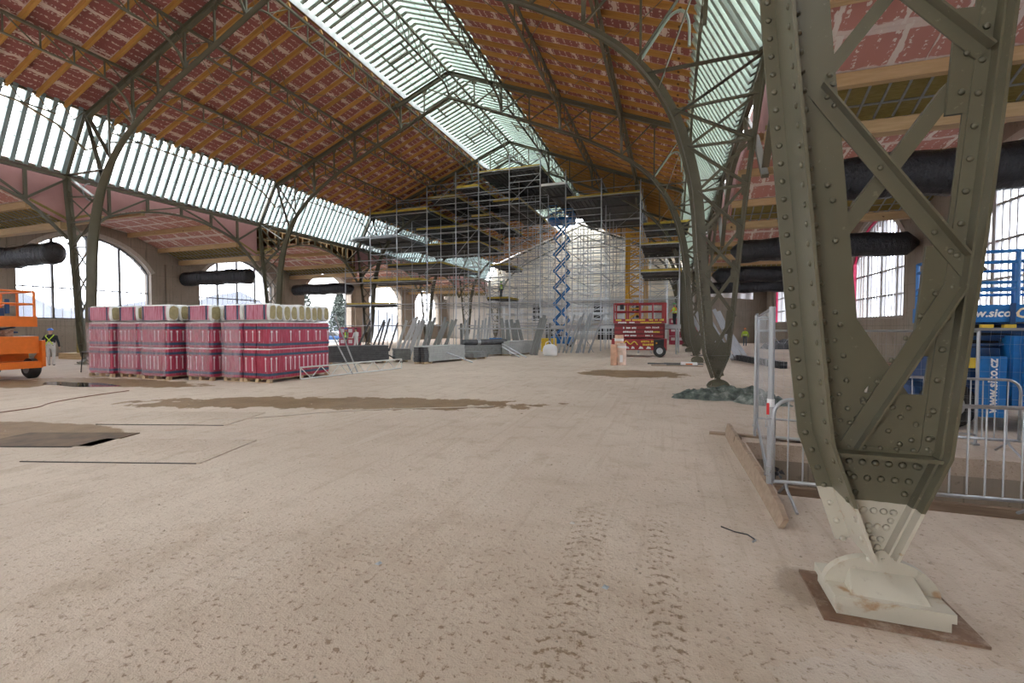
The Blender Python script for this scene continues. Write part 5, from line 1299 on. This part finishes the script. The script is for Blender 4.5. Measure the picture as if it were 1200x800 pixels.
for z in (.25, .7): tubeobj('bar', (-.8, 0, z), (.8, 0, z), .06, M['yell'], t)
for x in (-.75, .75): tubeobj('post', (x, 0, 0), (x, 0, .8), .06, M['yell'], t)
t = thing('debris_pile', 'dark heap of offcuts at the left arch foot', 'debris pile', (-28.6, 15.6, 0)); build('heap', heap(0, 0, 1.0, .5, .5, 12), M['paneldark'], t); b = MB(); b.bb((-.6, -.3, .3), (.2, -.1, .5)); build('offcut', b, M['plank'], t)
t = thing('tool_table', 'low pile of dark tools and hoses at the far end of the right aisle', 'tools', (9.0, 44.0, 0)); build('heap', heap(0, 0, 1.6, .8, .9, 15), M['paneldark'], t); b = MB(); b.path([(-1.2, -.6, 0), (-.8, -.5, 1.0), (-.2, -.4, .2), (.3, -.5, 1.1), (.9, -.5, .1)], .05, 5); build('hose', b, M['galv'], t)
t = thing('hanging_sheet', 'white dust sheet hanging at the end of the right aisle', 'sheet', (3.2, 56, 0)); b = MB(); n = 24; vs = []
for i in range(n + 1):
    for j in range(7): x = 5.2*i/n; z = 5.4 + 2.6*j/6; vs.append((x, .12*math.sin(i*1.3) + .05*math.sin(i*3.1 + j), z - (.5*(i/n) if j == 0 else 0)))
b.add(vs, [(i*7 + j, (i+1)*7 + j, (i+1)*7 + j + 1, i*7 + j + 1) for i in range(n) for j in range(6)]); build('cloth', b, M['white'], t, smooth=True); tubeobj('hanging_pole', (-.1, 0, 8.02), (5.3, 0, 8.02), .03, M['galv'], t)
for i, (x, y, c, l) in enumerate(((-8.9, 34.0, 'yell', 'yellow crate on the floor behind the slab pile'), (-13.0, 33.5, 'blue', 'blue gas bottles crate behind the leaning frames'))):
    t = thing('storage_crate', l, 'crate', (x, y, 0)); b = MB(); b.bb((-.5, -.4, 0), (.5, .4, 1.0)); build('crate', b, M[c], t)
    for q in range(3): b = MB(); b.bb((-.52, -.43, .2 + .3*q), (.52, -.401, .26 + .3*q)); build('rib', b, M[c], t)
# ---------------------------------------------------------------- people
def skin_person(joints, edges, radii, mats, pick, parent, name='body'):
    me = bpy.data.meshes.new('person_skeleton'); me.from_pydata(joints, edges, []); o = bpy.data.objects.new('person_skeleton', me); COL.objects.link(o)
    md = o.modifiers.new('skin', 'SKIN'); sv = me.skin_vertices[0].data
    for i, r in enumerate(radii): sv[i].radius = (r[0], r[1]) if isinstance(r, tuple) else (r, r)
    sv[0].use_root = True; md.use_smooth_shade = True
    sd = o.modifiers.new('sub', 'SUBSURF'); sd.levels = 1; sd.render_levels = 1
    dg = bpy.context.evaluated_depsgraph_get(); m2 = bpy.data.meshes.new_from_object(o.evaluated_get(dg)); bpy.data.objects.remove(o)
    m2.materials.clear()
    for m in mats: m2.materials.append(m)
    for p in m2.polygons: p.material_index = pick(p.center); p.use_smooth = True
    return link(name, m2, parent)
M['skin'] = plain('skin', (.48, .28, .19), .55); M['navy'] = plain('dark_workshirt', (.015, .016, .024), .8); M['dungaree'] = plain('white_dungarees', (.55, .53, .52), .8, var=.1); M['hivis'] = plain('hi_vis_yellow', (.50, .72, .06), .6)
M['helmetblue'] = plain('blue_helmet', (.03, .12, .50), .35); M['helmetgreen'] = plain('green_helmet', (.15, .55, .2), .4); M['workgrey'] = plain('grey_workwear', (.10, .12, .14), .8); M['hair'] = plain('dark_hair', (.02, .015, .012), .8); M['orangev'] = plain('hi_vis_orange', (.85, .22, .02), .6)
def person(label, x, y, z, rz, top, trouser, hat, stride=.12, arms=((-.30, .05, .80), (.30, .05, .80)), vest=None, straps=None, sleeve=None, h=1.0, lean_=0.0):
    t = thing('person', label, 'person', (x, y, z), rz); t.scale = (h, h, h)
    J = [(0, 0, .95), (0, .01, 1.15), (0, .0, 1.36), (0, .0, 1.47), (0, .015, 1.55), (0, .03, 1.64), (0, .025, 1.71)]
    Rr = [(.16, .12), (.15, .105), (.17, .11), (.06, .06), (.062, .068), (.082, .098), (.06, .07)]
    E_ = [(0, 1), (1, 2), (2, 3), (3, 4), (4, 5), (5, 6)]
    for s, fy in ((-1, stride), (1, -stride)):
        b = len(J); J += [(s*.10, 0, .88), (s*.115, fy*.4 + .02, .50), (s*.12, fy - .02, .10), (s*.125, fy + .10, .045)]; Rr += [(.095, .10), (.068, .07), (.05, .055), (.045, .04)]; E_ += [(0, b), (b, b+1), (b+1, b+2), (b+2, b+3)]
    hands = []
    for s, (hx, hy, hz) in ((-1, arms[0]), (1, arms[1])):
        b = len(J); sh = Vector((s*.19, 0, 1.40)); hd = Vector((hx, hy, hz)); el = (sh + hd)/2 + Vector((s*.05, -.05, 0)); wr = el + (hd - el)*.86
        J += [tuple(sh), tuple(el), tuple(wr), tuple(hd)]; Rr += [(.062, .062), (.045, .045), (.033, .033), (.038, .022)]; E_ += [(2, b), (b, b+1), (b+1, b+2), (b+2, b+3)]; hands.append((wr, hd))
    sm = sleeve or top
    wz = [min(w.z, hd.z) for w, hd in hands]
    def pick(c):
        if c.z > 1.50: return 2
        for w, hd in hands:
            if (Vector(c) - hd).length < .085: return 2
        if c.z < .07: return 3
        if abs(c.x) > .215 and c.z > .6: return 0
        return 1 if c.z < 1.0 else 0
    skin_person(J, E_, Rr, [top, trouser, M['skin'], M['black']], pick, t)
    for w, hd in hands:      # fingers
        d = (hd - w).normalized(); sd = d.cross(Vector((0, 1, 0))); sd = sd.normalized() if sd.length > .1 else Vector((0, 0, 1)); b = MB()
        for k, (o, l) in enumerate(((-.028, .065), (-.010, .078), (.010, .072), (.028, .056))):
            p = hd + sd*0 + Vector((0, o, 0)); b.path([p, p + d*l*.6, p + d*l + Vector((0, .0, 0))], [.010, .009, .007], 5)
        p = w + d*.02; b.path([p, p + d*.04 + Vector((0, .045, 0))], [.011, .008], 5); build('fingers', b, M['skin'], t, smooth=True)
    # face
    b = MB(); b.path([(0, .115, 1.655), (0, .145, 1.622), (0, .12, 1.615)], [.008, .014, .010], 6); build('nose', b, M['skin'], t)
    for s in (-1, 1): b = MB(); b.dome((s*.032, .112, 1.66), (0, 1, .0), .011, 6); build('eye', b, M['black'], t); b = MB(); b.dome((s*.085, .02, 1.64), (s, 0, 0), .026, 6, .4); build('ear', b, M['skin'], t)
    b = MB(); b.bb((-.024, .108, 1.588), (.024, .118, 1.596)); build('mouth', b, plain('lip', (.30, .10, .09)), t)
    # helmet or hair
    b = MB(); rings = []
    for k in range(6):
        e = math.radians(18*k); rr = math.cos(e); rings.append([(.108*rr*math.cos(a), .02 + .13*rr*math.sin(a), 1.685 + .10*math.sin(e)) for a in (2*math.pi*q/14 for q in range(14))])
    b.loft(rings)
    if hat is not M['hair']:
        b.loft([[(k*.125*math.cos(a), .02 + k*(.15 + .05*max(0, math.sin(a)))*math.sin(a), zz) for a in (2*math.pi*q/14 for q in range(14))] for k, zz in ((1, 1.682), (1, 1.692))]); b.bar((0, -.09, 1.755), (0, .13, 1.755), .03, .07)
    build('helmet' if hat is not M['hair'] else 'hair', b, hat, t, smooth=False)
    if vest:
        b = MB(); rings = []
        for zz, a_, c_ in ((1.02, .19, .15), (1.2, .19, .145), (1.36, .215, .145), (1.45, .12, .1)): rings.append([(a_*math.cos(q), c_*math.sin(q), zz) for q in (2*math.pi*k/16 for k in range(16))])
        b.loft(rings, caps=False); v = build('safety_vest', b, vest, t, smooth=True); b = MB(); b.loft([[(.196*math.cos(q), .151*math.sin(q), zz) for q in (2*math.pi*k/16 for k in range(16))] for zz in (1.10, 1.15)], caps=False); build('reflective_band', b, M['white'], v)
    if straps:
        b = MB()
        for s in (-1, 1): b.path([(s*.13, -.125, 1.02), (s*.02, -.145, 1.2), (-s*.13, -.115, 1.40), (-s*.13, 0, 1.465), (-s*.12, .12, 1.38), (-s*.11, .14, 1.05)], .022, 5)
        build('harness_straps', b, straps, t)
        b = MB(); b.loft([[(a_*math.cos(q), .01 + c_*math.sin(q), zz) for q in (2*math.pi*k/16 for k in range(16))] for zz, a_, c_ in ((.98, .185, .15), (1.14, .175, .14))], caps=False); build('dungaree_bib', b, trouser, t)
    return t
person('worker in white dungarees, dark shirt and blue helmet, standing with back turned', -27.75, 13.1, 0, .75, M['navy'], M['dungaree'], M['helmetblue'], .1, ((-.33, -.02, .82), (.33, -.02, .84)), straps=M['hivis'])
person('worker with blue helmet and hi-vis vest behind the dark panel pile', -24.9, 30.4, 0, 2.4, M['workgrey'], M['workgrey'], M['helmetblue'], .08, vest=M['hivis'])
person('bare headed worker in white overalls beside the blue helmet', -24.1, 30.6, 0, 1.5, M['white'], M['white'], M['hair'], .08, ((-.28, .15, .95), (.28, .18, .95)))
person('worker in hi-vis vest standing on the scaffold right of the red lift', .2, 36.3, 1.88, 2.2, M['orangev'], M['navy'], M['helmetgreen'], .06, ((-.25, .25, 1.1), (.27, .22, 1.05)), vest=M['hivis'])
person('worker in hi-vis vest and grey trousers far down the right aisle', 6.85, 50.0, 0, 2.8, M['hivis'], M['workgrey'], M['orangev'], .08, vest=M['hivis'])
person('worker with green helmet on a deck inside the left scaffolding', -16.4, 43.5, 4.72, 2.6, M['workgrey'], M['workgrey'], M['helmetgreen'], .06, vest=M['hivis'])
# ---------------------------------------------------------------- outside: hills, trees, sheds
def hill(name, pts, y0, dep, mat):
    b = MB(); n = len(pts); rings = []
    for x, h in pts: rings.append([(x, y0, -.8), (x, y0 + dep*.3, h*.6), (x, y0 + dep*.6, h), (x, y0 + dep, -.8)])
    b.loft(rings, caps=False, closed=False); o = build(name, b, mat, None, smooth=True); o['kind'] = 'structure'; return o
hz_ = plain('hazy_hillside', (.072, .077, .094), .95, var=.12, scale=.03)
b = MB(); rings = []
for i in range(25):
    y = -60 + 14*i; h = 13 + 4*math.sin(i*.9) + 3*math.sin(i*2.1); rings.append([(-150, y, -.8), (-172, y, h*.5), (-196, y, h), (-260, y, -.8)])
b.loft(rings, caps=False, closed=False); o = build('hill', b, hz_, None, smooth=True); o['kind'] = 'structure'
def tree(x, y, h, seed, label, conifer=False):
    t = thing('tree', label, 'tree', (x, y, -.3), 0, 'trees outside the left archway'); rnd = random.Random(seed)
    b = MB(); b.path([(0, 0, 0), (.1, 0, h*.45), (0, .1, h*.95)], [.22, .14, .03], 7); build('trunk', b, M['bark'], t); b = MB()
    for k in range(14):
        z = h*(.25 + .05*k); a = k*2.4; l = (h*.28)*(1 - k/17); b.path([(0, 0, z), (l*math.cos(a), l*math.sin(a), z + l*.35)], [.05, .012], 4)
    build('branches', b, M['bark'], t, kind='stuff'); b = MB()
    for k in range(2600):
        zf = rnd.uniform(.2, 1.0); rad = h*(.26*(1 - zf)**.7 + .03 if conifer else .30*math.sin(math.pi*min(1, (zf - .1)*1.05))**.7 + .02); a = rnd.uniform(0, 6.283); rr = rad*math.sqrt(rnd.random()); c = Vector((rr*math.cos(a), rr*math.sin(a), zf*h)); s_ = rnd.uniform(.10, .22)
        u = Vector((rnd.gauss(0, 1), rnd.gauss(0, 1), rnd.gauss(0, 1))).normalized()*s_; v = u.orthogonal().normalized()*s_*.7
        b.add([c - u, c + v, c + u, c - v], [(0, 1, 2, 3)])
    build('foliage', b, M['leaf'], t, kind='stuff')
M['bark'] = plain('grey_bark', (.05, .05, .045), .9); M['leaf'] = plain('hazy_foliage', (.040, .050, .043), .9, var=.3, scale=1)
for q in ((-46, 47, 9, 1, 'taller grey green tree outside the third left archway', True), (-55, 52, 6, 2, 'low rounded tree outside, left of the taller tree', False), (-52, 62, 8, 4, 'pale tree outside beyond the scaffold at the left', True), (-62, 66, 5, 5, 'distant bushy tree beyond the open archways', False)): tree(*q)
t = thing('parked_car', 'dark car parked outside the open archway on the left', 'car', (-47.5, 55, -.3), .3); b = MB(); b.loft([[(x, y, z) for x, y, z in ((-2.1, -.8, .35), (2.1, -.8, .35), (2.1, .8, .35), (-2.1, .8, .35))], [(-2.15, -.85, .7), (2.15, -.85, .7), (2.15, .85, .7), (-2.15, .85, .7)], [(-2.0, -.8, .95), (1.9, -.8, .92), (1.9, .8, .92), (-2.0, .8, .95)]]); build('car_body', b, M['bluedark'], t)
b = MB(); b.loft([[(-1.6, -.75, .94), (1.0, -.75, .94), (1.0, .75, .94), (-1.6, .75, .94)], [(-1.2, -.62, 1.45), (.4, -.62, 1.45), (.4, .62, 1.45), (-1.2, .62, 1.45)]]); build('cabin', b, M['dark'], t)
for x in (-1.35, 1.35):
    for y in (-.75, .75): wheel(t, x, y, .32, .32, .2)
